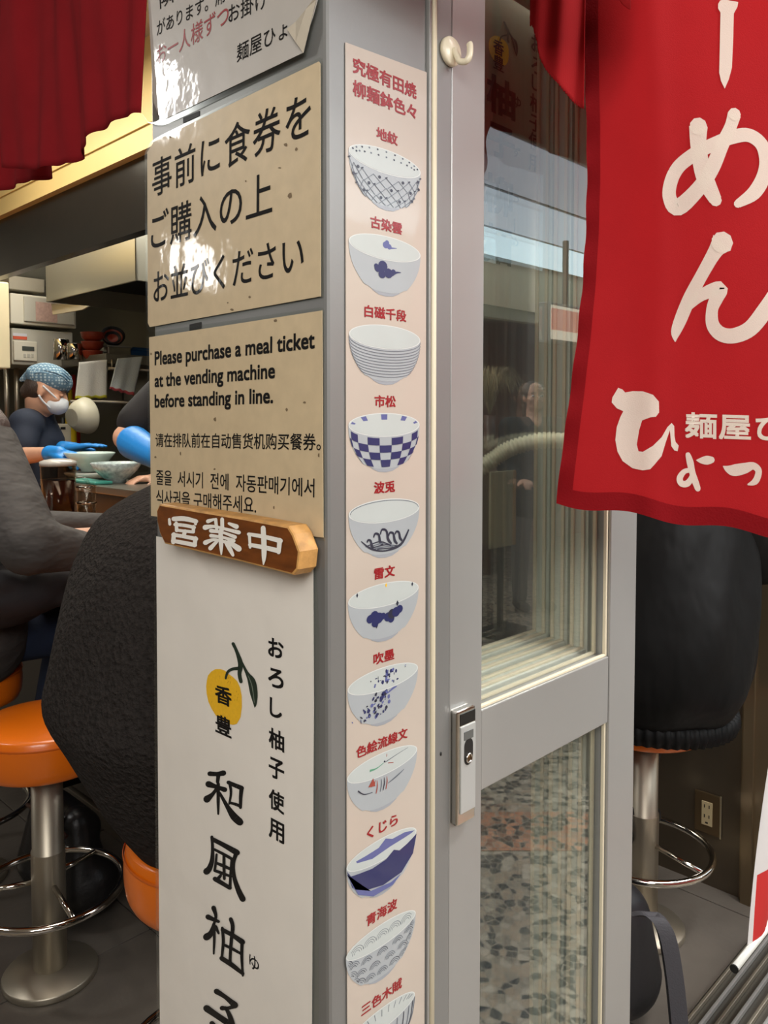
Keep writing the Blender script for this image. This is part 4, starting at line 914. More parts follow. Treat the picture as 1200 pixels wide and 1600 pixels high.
TERRA = mat('red-brown bowl', (150, 56, 34), .35, var=.1, vscale=20)
def redbowls(t, p):
    MB().lathe(p, [(.05, 0), (.075, .03), (.085, .055), (.08, .058), (.0002, .05)], TERRA, 28).build('bowl', t)
for k in range(3):
    p = PY(145, 560, 3.95); p.z = zt + k * .053; t = thing('red_bowl', ('red-brown lacquer bowl at the bottom of the stack on the shelf', 'red-brown lacquer bowl in the middle of the stack on the shelf', 'red-brown lacquer bowl on top of the stack on the shelf')[k], 'bowl', p)
    MB().lathe(p, [(.036, 0), (.052 + .004 * k, .02), (.058 + .004 * k, .046), (.060 + .004 * k, .052), (.056 + .004 * k, .052), (.0002, .044)], TERRA, 28).build('bowl', t)
p = PY(177, 560, 3.97); p.z = zt + .085; t = thing('steel_box', 'grey steel box on the kitchen shelf under the tilted dark bowl', 'box', p)
MB().box((p.x - .07, p.y - .07, zt), (p.x + .08, p.y + .09, zt + .085), KSTEEL, .008).box((p.x - .075, p.y - .075, zt + .078), (p.x + .085, p.y + .095, zt + .088), ALU2, .003).build('body', t)
q = thing('dark_bowl', 'dark lacquer bowl lying tilted on the grey steel box', 'bowl', (p.x, p.y, zt + .13))
MB().lathe((p.x + .01, p.y + .02, zt + .148), [(.02, -.035), (.04, -.032), (.062, -.012), (.070, .014), (.066, .016), (.05, -.006), (.0002, -.024)], BLACK, 28, Vector((-.3, -.75, .55))).lathe((p.x + .01, p.y + .02, zt + .148), [(.0655, .013), (.048, -.007), (.0002, -.0235)], TERRA, 28, Vector((-.3, -.75, .55)), cap=False).build('bowl', q)
p = PY(216, 560, 4.0); t = thing('blue_crate', 'small blue plastic crate at the end of the kitchen shelf', 'crate', (p.x, p.y, zt))
MB().box((p.x - .11, p.y - .08, zt), (p.x + .14, p.y + .08, zt + .075), mat('blue plastic', (22, 80, 132), .4), .012).box((p.x - .09, p.y - .06, zt + .07), (p.x + .12, p.y + .06, zt + .09), mat('blue plastic', (0, 0, 0)), .008).build('body', t)
for k, (px, y, lb) in enumerate(((96, 4.12, 'shiny steel canister standing nearer the gas heater on the shelf'), (117, 4.02, 'small steel canister beside the red bowls on the shelf'))):
    p = PY(px, 560, y); t = thing('canister', lb, 'canister', (p.x, p.y, zt)); h = .12 - .03 * k
    MB().lathe((p.x, p.y, zt), [(.045, 0), (.045, h), (.04, h + .004), (.0002, h + .006)], CHROME, 24).build('body', t)
    m_ = MB(); m_.tube(catmull([(p.x + .045, p.y - .02, zt + h * .8), (p.x + .075, p.y - .03, zt + h * .75), (p.x + .075, p.y - .03, zt + h * .3), (p.x + .045, p.y - .02, zt + h * .2)], 4), .005, CHROME, 8); m_.build('handle', t)
p = PY(131, 560, 4.18); t = thing('dark_red_tub', 'dark red tub behind the canisters on the shelf', 'tub', (p.x, p.y, zt)); MB().lathe((p.x, p.y, zt), [(.05, 0), (.06, .08), (.064, .082), (.058, .078), (.0002, .07)], mat('dark red plastic', (96, 28, 22), .4), 28).build('body', t)
# gas water heater and fuse box on the back wall
HW = mat('white enamel', (216, 212, 198), .4); HG = mat('grey enamel', (186, 184, 174), .4)
yh = 4.30
def fy(px, py): return PY(px, py, yh)
a, b = fy(18, 512), fy(115, 574)
gh = thing('gas_heater', 'white wall-mounted gas heater with a small control panel', 'heater', ((a.x + b.x) / 2, 4.5, b.z))
MB().box((a.x, yh, b.z), (b.x, 4.75, a.z), HG, .008).build('body', gh)
c0, c1 = fy(20, 532), fy(57, 565)
cp = MB().box((c0.x, yh - .014, c1.z), (c1.x, yh + .001, c0.z), HW, .004).build('control_panel', gh)
d0, d1 = fy(33, 541), fy(52, 549); MB().box((d0.x, yh - .016, d1.z), (d1.x, yh - .013, d0.z), mat('lcd grey', (70, 76, 74), .3)).build('screen', cp)
for k in range(3):
    d0, d1 = fy(35 + k * 6, 553), fy(39 + k * 6, 559); MB().box((d0.x, yh - .017, d1.z), (d1.x, yh - .013, d0.z), HG, .001).build('button', cp)
d0, d1 = fy(20, 520), fy(42, 531); MB().box((d0.x, yh - .003, d1.z), (d1.x, yh + .001, d0.z), mat('pale label', (206, 206, 214), .5)).box((d0.x, yh - .0035, d1.z), (d1.x, yh + .001, d1.z + .018), mat('red label stripe', (206, 92, 64), .5)).build('sticker', gh)
m_ = MB()
for k in range(4): q = fy(22 + k * 16, 576); m_ = MB(); m_.tube([(q.x, yh + .12, q.z + .01), (q.x, yh + .12, q.z - .35)], .014, STEEL, 10); m_.build('pipe', gh)
a, b = fy(14, 458), fy(117, 514)
eb = thing('cupboard', 'cream wall cabinet with a reddish label above the gas heater', 'cabinet', ((a.x + b.x) / 2, 4.5, b.z))
MB().box((a.x, yh - .02, b.z), (b.x, 4.75, a.z), HW, .006).build('body', eb)
d0, d1 = fy(34, 463), fy(113, 509); dr = MB().box((d0.x, yh - .032, d1.z), (d1.x, yh - .018, d0.z), HG, .004).build('door', eb)
d0, d1 = fy(52, 472), fy(86, 505); MB().box((d0.x, yh - .0335, d1.z), (d1.x, yh - .031, d0.z), mat('reddish notice', (190, 160, 150), .6, var=.15, vscale=60)).build('label_sheet', dr)
a, b = fy(14, 430), fy(70, 458)
ub = thing('storage_box', 'dull grey box stored on the cream wall cabinet', 'box', ((a.x + b.x) / 2, 4.5, b.z)); MB().box((a.x, yh, b.z + .002), (b.x, 4.7, a.z), mat('dull cardboard', (158, 152, 138), .8, var=.1, vscale=8), .004).build('body', ub)
a, b = PY(-30, 436, 4.0), PY(17, 576, 4.0)
wc = thing('wall_cabinet', 'tall cream cabinet cut by the photo edge beside the gas heater', 'cabinet', ((a.x + b.x) / 2, 4.3, b.z)); MB().box((a.x, 4.0, b.z), (b.x, 4.75, a.z), mat('cream enamel', (226, 214, 180), .45), .008).build('body', wc)
# towel rail with two towels
ztr = PY(180, 556, 3.72).z
rl = thing('towel_rail', 'thin steel rail under the kitchen shelf', 'rail', (2.0, 3.69, zs - .04)); m_ = MB(); m_.tube([(sx, 3.69, zs - .05), (3.1, 3.69, zs - .05)], .008, STEEL, 10).tube([(sx + .02, 3.69, zs - .055), (sx + .02, 3.69, zs)], .005, STEEL, 8); m_.build('bar', rl)
m_ = MB(); q = PY(150, 628, 3.72); m_.tube([(1.45, 3.72, q.z), (3.1, 3.72, q.z)], .009, STEEL, 10); o = m_.build('lower_rail'); o['label'] = 'steel rail below the towels on which the strainer hangs'; o['category'] = 'rail'
def towel(name, label, cat, pts, m, band, y):
    t = thing(name, label, cat, PY(*pts[0], y)); 
    P = [PY(a_, b_, y) for a_, b_ in pts]; (tl, tr, brp, bl) = P; mb = MB(); mi = mb.mi(m); mj = mb.mi(band); rows = []
    for j in range(15):
        k = j / 14; L_ = tl.lerp(bl, k); R_ = tr.lerp(brp, k)
        rows.append([mb.bm.verts.new(L_.lerp(R_, i / 20) + Vector((0, .004 * math.sin(i * .55 + 1) * (.3 + k), .003 * math.sin(i * 1.1) * k))) for i in range(21)])
    for j, (a_, b_) in enumerate(zip(rows, rows[1:])):
        for i in range(20):
            f = mb.bm.faces.new((a_[i], a_[i + 1], b_[i + 1], b_[i])); f.material_index = mj if j >= 13 else mi; f.smooth = True
    o = mb.build('cloth', t); modify(o, ('SOLIDIFY', dict(thickness=.008, offset=0))); return t
TW = mat('white towel', (206, 204, 196), .9, bump=.002, bscale=120); YB = mat('yellow towel edge', (206, 200, 60), .9); RB = mat('red towel edge', (196, 86, 92), .9)
towel('towel', 'white towel with a yellow hem hanging under the kitchen shelf', 'towel', [(124, 566), (167, 562), (166, 622), (118, 623)], TW, YB, 3.66)
towel('towel', 'bluish-white towel with a red hem hanging next to the post', 'towel', [(184, 560), (222, 557), (208, 618), (172, 608)], mat('bluish towel', (196, 206, 208), .9, bump=.002, bscale=120), RB, 3.66)
# strainer bowl hanging, chopping board, bottles
sp = PY(130, 650, 3.62); t = thing('strainer_bowl', 'cream plastic bowl hanging sideways from the kitchen rail', 'bowl', sp)
MB().lathe(sp, [(.045, -.075), (.05, -.075), (.085, -.03), (.100, .02), (.098, .026), (.08, -.02), (.046, -.062), (.0002, -.06)], mat('cream bowl plastic', (216, 212, 190), .35), 36, Vector((.78, .2, .1)), cap=True).build('bowl', t)
m_ = MB(); m_.tube([sp + Vector((.01, 0, .09)), PY(138, 628, 3.72)], .004, YB, 6); m_.build('hanging_loop', t)
P0, P1 = PY(84, 662, 4.2), PY(112, 702, 4.2)
t = thing('chopping_board', 'cream plastic chopping board with a slot handle leaning on the back wall', 'board', (P0.x, 4.2, P1.z - .1)); MB().box((P0.x, 4.2, P1.z - .15), (P1.x, 4.218, P0.z), mat('cream board', (196, 190, 174), .5), .006).box((P0.x + .04, 4.197, P0.z - .035), (P0.x + .07, 4.2, P0.z - .02), BLACK).build('board', t)
MB().box((1.45, 4.05, P1.z - .17), (3.19, 4.74, P1.z - .15), KSTEEL).box((1.45, 4.07, 0), (3.19, 4.1, P1.z - .17), KSTEEL).build('worktop', None)
wt = bpy.data.objects['worktop']; wt['label'] = 'stainless worktop along the back of the kitchen'; wt['category'] = 'worktop'
for px, z_, m1, h, lb in ((98, 0, RUBBER, .34, 'tall black pepper mill standing behind the chopping board'), (110, 0, mat('yellow plastic', (226, 196, 30), .4), .52, 'yellow bottle standing on the worktop behind the cook'), (116, 0, mat('red plastic', (176, 36, 24), .4), .62, 'red bottle standing on the worktop behind the yellow one')):
    q = PY(px, 640, 4.32 + (px - 98) * .015); q.z = P1.z - .15; t = thing('bottle', lb, 'bottle', q); MB().lathe(q, [(.035, 0), (.036, .02), (.036, h * .62), (.015, h * .78), (.013, h), (.0002, h + .004)], m1, 20).build('body', t)

# ------------------------------------------------------------------ outlet, banner, bags
ox = 1.872
def fx(px, py, x=ox): return PX(px, py, x)
a, b = fx(1088, 1240), fx(1126, 1301)
ol = thing('wall_outlet', 'metal double power outlet low on the dark steel wall', 'outlet', fx(1106, 1270))
ya, yb = sorted((fx(1106, 1270).y - .038, fx(1106, 1270).y + .038)); zc = fx(1106, 1270).z
MB().box((ox - .006, ya, zc - .062), (ox + .001, yb, zc + .062), mat('outlet plate', (110, 92, 68), .35, .8), .002).build('plate', ol)
MB().box((ox - .0085, (ya + yb) / 2 - .016, zc - .036), (ox - .005, (ya + yb) / 2 + .016, zc + .036), mat('ivory socket', (172, 156, 120), .5), .001).build('socket', ol)
m_ = MB()
for dz in (.022, -.008):
    for dy in (-.007, .007): m_.box((ox - .0088, (ya + yb) / 2 + dy - .0015, zc + dz - .005), (ox - .0083, (ya + yb) / 2 + dy + .0015, zc + dz + .005), BLACK)
m_.box((ox - .0088, (ya + yb) / 2 - .004, zc - .030), (ox - .0083, (ya + yb) / 2 + .004, zc - .025), BLACK); m_.build('slots', ol)
MB().box((ox - .0065, ya - .004, zc - .064), (ox - .003, ya, zc + .064), mat('light plate edge', (190, 178, 150), .3, .8)).build('plate_edge', ol)
YB_ = .03
bn = thing('hanging_banner', 'white and red cloth banner with a clear plastic bar along its hem', 'banner', PY(1190, 1350, YB_))
P = [PY(1205, 1170, YB_), PY(1190, 1300, YB_), PY(1180, 1390, YB_), PY(1171, 1478, YB_)]; r0 = PY(1171, 1478, YB_)
mb = MB(); WB = mat('white banner cloth', (226, 222, 220), .8, trans=.3); RBn = mat('red banner cloth', (206, 46, 44), .8, trans=.3); iw, ir = mb.mi(WB), mb.mi(RBn); rows = []
for j in range(13):
    k = j / 12; z = P[0].z + (r0.z - P[0].z) * k; xl = P[0].x + (r0.x - P[0].x) * k ** .9
    rows.append([mb.bm.verts.new((xl + (1.62 - xl) * i / 24, YB_ + .006 * math.sin(i * .7 + j * .2), z)) for i in range(25)])
for j, (a_, b_) in enumerate(zip(rows, rows[1:])):
    for i in range(24):
        f = mb.bm.faces.new((a_[i], b_[i], b_[i + 1], a_[i + 1])); f.smooth = True
        f.material_index = ir if (i >= 1 and j >= 8) else iw
mb.build('cloth', bn)
q0 = PY(1148, 1497, YB_); q0 = Vector((q0.x, YB_, r0.z - .008)); m_ = MB(); m_.tube([q0, (1.66, YB_, r0.z - .008)], .0075, mat('clear bar', (214, 214, 208), .15, 0, coat=.6), 14).tube([q0 + Vector((-.003, 0, 0)), q0], .0085, RUBBER, 14); m_.build('hem_bar', bn)
m_ = MB(); m_.tube([(1.5, YB_, P[0].z), (1.5, YB_, 2.13)], .002, RUBBER, 6); m_.build('cord', bn)
CLOTHB = mat('black nylon', (22, 22, 25), .5, 0, bump=.0015, bscale=18, spec=.4)
LEATH = mat('black leather', (18, 17, 18), .35, 0, bump=.0006, bscale=120); BROWN = mat('dark brown leather', (62, 34, 24), .4)
bx, by = 1.19, .335
# carried strap
bkp = thing('backpack', 'black nylon backpack on the floor behind the right door stile', 'bag', (bx, by, 0))
fused('body', [('c', (bx, by, .12), .11, (bx, by, .24), .085), ('c', (bx - .08, by + .02, .12), .11, (bx - .06, by, .25), .08), ('c', (bx + .03, by, .10), .09, (bx + .02, by, .22), .07)], CLOTHB, bkp, .012)
pts = [PD(1000, 1432, 1.66), PD(1022, 1432, 1.64), PD(1042, 1460, 1.62), PD(1055, 1530, 1.60), PD(1064, 1620, 1.58)]
m_ = MB()
cp_ = catmull([tuple(p) for p in pts], 6); mi = m_.mi(mat('dark grey strap', (52, 50, 54), .7, bump=.0005, bscale=300)); rows = []
for p in cp_: p = Vector(p); rows.append((m_.bm.verts.new(p - _r * .016), m_.bm.verts.new(p + _r * .016 - _f * .004), m_.bm.verts.new(p + _r * .016 + _f * .012), m_.bm.verts.new(p - _r * .016 + _f * .016)))
for a_, b_ in zip(rows, rows[1:]):
    for i in range(4): f = m_.bm.faces.new((a_[i], a_[(i + 1) % 4], b_[(i + 1) % 4], b_[i])); f.material_index = mi
m_.build('strap', bkp)
hb = PZ(40, 1500, 0.01) + Vector((.20, .17, 0)); hx_, hy_ = hb.x, hb.y
bag = thing('handbag', 'black leather handbag with brown strap on the floor behind the empty stool', 'bag', (hx_, hy_, 0))
fused('body', [('c', (hx_ - .02, hy_ - .10, .10), .085, (hx_ - .02, hy_ - .08, .27), .05), ('c', (hx_ - .02, hy_ + .12, .10), .085, (hx_ - .02, hy_ + .10, .27), .05), ('c', (hx_, hy_ - .10, .10), .09, (hx_, hy_ + .12, .10), .09), ('c', (hx_, hy_ - .08, .25), .05, (hx_, hy_ + .10, .25), .05)], LEATH, bag, .010)
m_ = MB(); m_.tube(catmull([(hx_ - .06, hy_ - .09, .28), (hx_ - .08, hy_ - .06, .36), (hx_ - .07, hy_ + .04, .38), (hx_ - .06, hy_ + .10, .28)], 6), .008, BROWN, 8); m_.build('handle', bag)
m_ = MB(); m_.tube(catmull([(hx_ - .07, hy_ - .13, .27), (hx_ - .09, hy_, .30), (hx_ - .07, hy_ + .13, .27)], 6), .006, BROWN, 8); m_.build('trim_strap', bag)

# ------------------------------------------------------------------ people
SKIN = mat('skin', (206, 158, 130), .5, 0, var=.03, vscale=20); HAIRD = mat('dark brown hair', (58, 44, 36), .5, 0, bump=.003, bscale=60, stretch=(6, 6, 1)); HAIRG = mat('grey brown hair', (92, 78, 74), .5, 0, bump=.004, bscale=50, stretch=(6, 6, 1))
EYEW = mat('eye white', (225, 222, 216), .3)
UPZ = Vector((0, 0, 1))
def frame(fwd, tilt_up=UPZ):
    f = Vector(fwd).normalized(); s = f.cross(tilt_up).normalized(); u = s.cross(f).normalized(); return f, s, u
def headparts(c, f, s, u, k=1.):
    M = Matrix((s, f, u)).transposed(); q = M.to_quaternion()
    W = lambda a, b, d: c + (s * a + f * b + u * d) * k
    P = [('e', W(0, -.012, .025), (.076 * k, .096 * k, .092 * k), q), ('e', W(0, .030, -.045), (.056 * k, .058 * k, .066 * k), q), ('e', W(0, .050, -.085), (.026 * k, .026 * k, .024 * k), q),
         ('c', W(0, .085, .012), .010 * k, W(0, .107, -.022), .014 * k), ('e', W(0, .086, -.052), (.024 * k, .012 * k, .010 * k), q)]
    for e in (-1, 1): P += [('e', W(.077 * e, -.004, -.008), (.010 * k, .019 * k, .032 * k), q), ('e', W(.040 * e, .060, -.020), (.026 * k, .026 * k, .024 * k), q)]
    return P, W, q
def eyes(W, q, t, k=1., closed=False):
    for e in (-1, 1):
        m_ = MB(); m_.ellipsoid(W(.031 * e, .078, .008), (.015 * k, .010 * k, .008 * k), SKIN if closed else EYEW, q, 12)
        if not closed: m_.ellipsoid(W(.031 * e, .0865, .007), (.006 * k, .003 * k, .006 * k), BLACK, q, 10)
        m_.build('eye', t)
        m_ = MB(); m_.tube([W(.016 * e, .088, .028), W(.032 * e, .089, .033), W(.050 * e, .074, .027)], .0035 * k, HAIRD, 6); m_.build('eyebrow', t)
def handparts(w, d, pn, k=1., curl=.35, thumb=1):
    """palm and five separate fingers: w wrist, d pointing direction, pn palm normal (fingers curl towards it)"""
    d = d.normalized(); pn = (pn - d * pn.dot(d)).normalized(); sd = d.cross(pn)
    P = []; 
    for a in (-.026, -.009, .009, .026): P.append(('c', w + sd * a * .7 * k, .017 * k, w + (d * .085 + sd * a) * k, .0135 * k))
    for i, (a, L) in enumerate(((-.031, .062), (-.011, .078), (.010, .086), (.031, .074))):
        p = w + (d * .085 + sd * a) * k; ang = curl * .6; r = .0088 * k
        for sgl in (.42, .32, .26):
            dd = (d * math.cos(ang) + pn * math.sin(ang) + sd * a * 1.5).normalized(); q = p + dd * L * sgl * k; P.append(('c', p, r, q, r * .93)); p = q; ang += curl; r *= .93
    p = w + (d * .022 + sd * .026 * thumb) * k; q = p + (d * .034 + sd * .030 * thumb + pn * .014) * k; e = q + (d * .034 + sd * .008 * thumb + pn * .012) * k
    P += [('c', p, .014 * k, q, .012 * k), ('c', q, .0115 * k, e, .0095 * k)]
    return P
GLOVE = mat('blue nitrile glove', (36, 134, 214), .4, 0, bump=.001, bscale=50)
# --- cook with blue bandana
D = 3.95
hc = PD(74, 610, D); fw, sd_, up_ = frame(_r * .86 + _f * .12 - UPZ * .38)
ck = thing('person', 'cook in blue patterned bandana, white mask and blue gloves, looking down at a bowl', 'person', (hc.x - .05, hc.y, 0))
HP, HW_, hq = headparts(hc, fw, sd_, up_)
shn, shf = PD(40, 664, D - .10), PD(62, 664, D + .27); neck = PD(62, 655, D + .06); eln, wrn = PD(33, 713, D - .18), PD(86, 708, D - .30)
elf, wrf = PD(78, 712, D + .28), PD(108, 700, D + .02); pel = Vector((neck.x - .03, neck.y - .0, .98))
body = HP + [('c', HW_(0, -.03, -.06), .054, neck - UPZ * .02, .062), ('c', shn, .055, eln, .042), ('c', eln, .043, wrn, .029), ('c', shf, .055, elf, .042), ('c', elf, .043, wrf, .029), ('c', neck, .06, pel, .10), ('c', shn, .06, shf, .06)]
fused('body', body, SKIN, ck, .010, 3); eyes(HW_, hq, ck, closed=True)
NAVY = mat('navy work shirt', (26, 36, 54), .8, 0, bump=.003, bscale=14)
midn = shn.lerp(eln, .62); midf = shf.lerp(elf, .62); bl = -fw * 1; fh = Vector((fw.x, fw.y, 0)).normalized()
fused('shirt', [('c', shn, .082, shf, .082), ('c', shn.lerp(shf, .3) - UPZ * .1, .125, pel + UPZ * .1 + (shn - shf) * .15, .12), ('c', shn.lerp(shf, .7) - UPZ * .1, .12, pel + UPZ * .1 - (shn - shf) * .15, .12), ('c', shn, .075, midn, .068), ('c', shf, .075, midf, .068), ('c', neck, .075, neck - UPZ * .1, .12)], NAVY, ck, .012)
fused('apron', [('c', neck - UPZ * .30 + fh * .09, .075, pel + fh * .09, .085), ('c', neck - UPZ * .14 + fh * .075, .05, neck - UPZ * .3 + fh * .09, .07), ('c', pel + fh * .08, .08, pel + fh * .08 - UPZ * .4, .09)], mat('black apron', (20, 20, 22), .8), ck, .012)
fused('trousers', [('c', pel + (shn - shf) * .2, .12, pel + (shn - shf) * .22 - UPZ * .5, .075), ('c', pel - (shn - shf) * .2, .12, pel - (shn - shf) * .22 - UPZ * .5, .075), ('c', pel + (shn - shf) * .22 - UPZ * .5, .072, pel + (shn - shf) * .22 - UPZ * .90, .052), ('c', pel - (shn - shf) * .22 - UPZ * .5, .072, pel - (shn - shf) * .22 - UPZ * .90, .052), ('c', pel, .13, pel - UPZ * .05, .13)], BLACK, ck, .014)
for e in (-1, 1):
    q = pel + (shn - shf) * .22 * e; fused('shoe', [('c', Vector((q.x, q.y, .05)), .048, Vector((q.x, q.y, .05)) + fh * .15, .042)], RUBBER, ck, .012)
fused('glove', handparts(wrn, (wrn - eln).normalized() * .9 - UPZ * .25, -UPZ + _f * .4, 1.05, .30) + [('c', wrn - (wrn - eln).normalized() * .035, .038, wrn + (wrn - eln).normalized() * .03, .030)], GLOVE, ck, .005, 2)
fused('glove', handparts(wrf, _r * .9 + UPZ * .12, -UPZ, 1.05, .12) + [('c', wrf - _r * .03, .036, wrf + _r * .03, .028)], GLOVE, ck, .005, 2)
MASK = mat('white mask', (214, 220, 226), .8, 0, bump=.001, bscale=30)
fused('mask', [('e', HW_(0, .062, -.046), (.062, .062, .050), hq), ('e', HW_(0, .098, -.035), (.030, .022, .034), hq)], MASK, ck, .006, 3)
for e in (-1, 1):
    m_ = MB(); m_.tube(catmull([tuple(HW_(.052 * e, .075, -.018)), tuple(HW_(.076 * e, .03, .004)), tuple(HW_(.086 * e, -.006, .018))], 4), .0045, MASK, 6).tube(catmull([tuple(HW_(.052 * e, .06, -.07)), tuple(HW_(.076 * e, .02, -.05)), tuple(HW_(.086 * e, -.006, -.03))], 4), .0045, MASK, 6); m_.build('mask_strap', ck)
fused('hair', [('e', HW_(0, -.045, -.005), (.078, .066, .072), hq), ('e', HW_(0, -.075, -.040), (.055, .042, .042), hq)], HAIRD, ck, .008, 2)
BAND = bpy.data.materials.new('patterned bandana'); BAND.use_nodes = True; N = BAND.node_tree.nodes; L = BAND.node_tree.links; bs = N['Principled BSDF']; bs.inputs['Roughness'].default_value = .85
g_ = N.new('ShaderNodeNewGeometry'); v_ = N.new('ShaderNodeTexVoronoi'); v_.inputs['Scale'].default_value = 70; v_.inputs['Randomness'].default_value = .15; L.new(g_.outputs['Position'], v_.inputs[0]); cr = N.new('ShaderNodeValToRGB'); cr.color_ramp.elements[0].position = .3; cr.color_ramp.elements[0].color = lin((168, 190, 200)) + (1,); cr.color_ramp.elements[1].position = .45; cr.color_ramp.elements[1].color = lin((92, 124, 146)) + (1,)
L.new(v_.outputs[0], cr.inputs[0]); L.new(cr.outputs[0], bs.inputs['Base Color'])
fused('bandana', [('e', HW_(0, -.006, .062), (.086, .106, .070), hq), ('e', HW_(0, -.05, .050), (.080, .076, .060), hq), ('c', HW_(0, -.11, .022), .026, HW_(0, -.13, -.004), .012)], BAND, ck, .008, 2)
m_ = MB()
for j in range(4): m_.tube(catmull([tuple(HW_(-.02 * j + .03, -.11, .03 + .012 * j)), tuple(HW_(.092 - .02 * j, -.04, .072 + .014 * j)), tuple(HW_(.088 - .02 * j, .04, .090 + .010 * j)), tuple(HW_(.05 - .01 * j, .085, .075 + .010 * j))], 5), .0035, BAND, 6)
m_.build('bandana_fold', ck)
# --- second worker: sleeve and gloved arm beside the post
sp2 = PD(330, 548, 3.25); hd2 = PD(385, 470, 3.45); w2 = thing('person', 'kitchen worker in black shirt, only a bent arm with blue glove shows beside the post', 'person', (sp2.x + .2, sp2.y, 0))
shn, eln, wrn = PD(300, 575, 3.12), PD(196, 684, 2.95), PD(262, 722, 2.72)
tc = Vector((sp2.x + .12, sp2.y + .12, 0)); hd2 = Vector((tc.x - .05, tc.y, shn.z + .25)); f2, s2, u2 = frame(Vector((-.9, -.4, -.45))); HP, HW2, hq2 = headparts(hd2, f2, s2, u2)
shf = Vector((tc.x + .02, tc.y + .20, shn.z - .03))
fused('body', HP + [('c', HW2(0, -.03, -.06), .05, Vector((tc.x, tc.y, shn.z)), .06), ('c', shn, .055, eln, .046), ('c', eln, .047, wrn, .033), ('c', shf, .055, shf - UPZ * .30, .045), ('c', shf - UPZ * .3, .045, shf - UPZ * .42 + Vector((-.2, 0, 0)), .032)] + handparts(shf - UPZ * .42 + Vector((-.2, 0, 0)), Vector((-1, 0, 0)), -UPZ) + [('c', shn, .06, shf, .06), ('c', Vector((tc.x, tc.y, shn.z)), .07, Vector((tc.x, tc.y, 1.1)), .10)], SKIN, w2, .010, 3); eyes(HW2, hq2, w2)
fused('hair', [('e', HW2(0, -.03, .035), (.084, .095, .085), hq2)], HAIRD, w2, .01, 2)
BSH = mat('black work shirt', (20, 17, 18), .85, 0, bump=.002, bscale=16)
fused('shirt', [('c', shn, .085, shn.lerp(eln, .80), .082), ('c', shn, .09, shf, .085), ('c', shf, .08, shf - UPZ * .2, .07), ('c', Vector((tc.x, tc.y, shn.z - .12)), .16, Vector((tc.x, tc.y, 1.0)), .15)], BSH, w2, .012)
fused('trousers', [('c', Vector((tc.x, tc.y + e * .09, 1.0)), .12, Vector((tc.x, tc.y + e * .10, .5)), .08) for e in (-1, 1)] + [('c', Vector((tc.x, tc.y + e * .10, .5)), .078, Vector((tc.x, tc.y + e * .10, .10)), .055) for e in (-1, 1)], BLACK, w2, .014)
for e in (-1, 1): fused('shoe', [('c', Vector((tc.x, tc.y + e * .1, .05)), .048, Vector((tc.x - .15, tc.y + e * .1, .045)), .042)], RUBBER, w2, .012)
fused('glove', [('c', eln.lerp(wrn, .22) , .062, eln.lerp(wrn, .8), .046), ('c', eln.lerp(wrn, .8), .044, wrn, .036)] + handparts(wrn, (wrn - eln), -UPZ, 1.05, .5), GLOVE, w2, .006, 3)

# --- customers on the stools
def lofted(name, rings, m, parent, n=64, wob=0.):
    """closed loft through elliptical rings (cx, cy, z, rx, ry)"""
    R = catmull(rings, 5); mb = MB(); mi = mb.mi(m); g = []
    for k, (cx, cy, z, rx, ry) in enumerate(R):
        row = []
        for i in range(n):
            a = i / n * math.tau; fo = 1 + wob * (math.sin(a * 5 + z * 7) * .6 + math.sin(a * 9 - z * 13 + 1) * .4)
            row.append(mb.bm.verts.new((cx + max(rx, .002) * math.cos(a) * fo, cy + max(ry, .002) * math.sin(a) * fo, z + .006 * math.sin(a * 3))))
        g.append(row)
    for a_, b_ in zip(g, g[1:]):
        for i in range(n): f = mb.bm.faces.new((a_[i], a_[(i + 1) % n], b_[(i + 1) % n], b_[i])); f.material_index = mi; f.smooth = True
    for rg in (g[0], g[-1][::-1]): f = mb.bm.faces.new(rg); f.material_index = mi
    bmesh.ops.recalc_face_normals(mb.bm, faces=mb.bm.faces)
    return mb.build(name, parent)
FLEECE = mat('black fleece', (48, 44, 42), .95, 0, bump=.012, bscale=110, spec=.1, var=.25, vscale=110); FLC2 = mat('black fleece lining', (40, 38, 37), .95, 0, bump=.002, bscale=200)
TRB = mat('black trousers', (20, 20, 22), .8, 0, bump=.001, bscale=20); JEAN = mat('dark blue jeans', (24, 36, 60), .85, 0, bump=.0006, bscale=200, var=.1, vscale=30)
SHOE = mat('dark shoe', (16, 15, 15), .6)
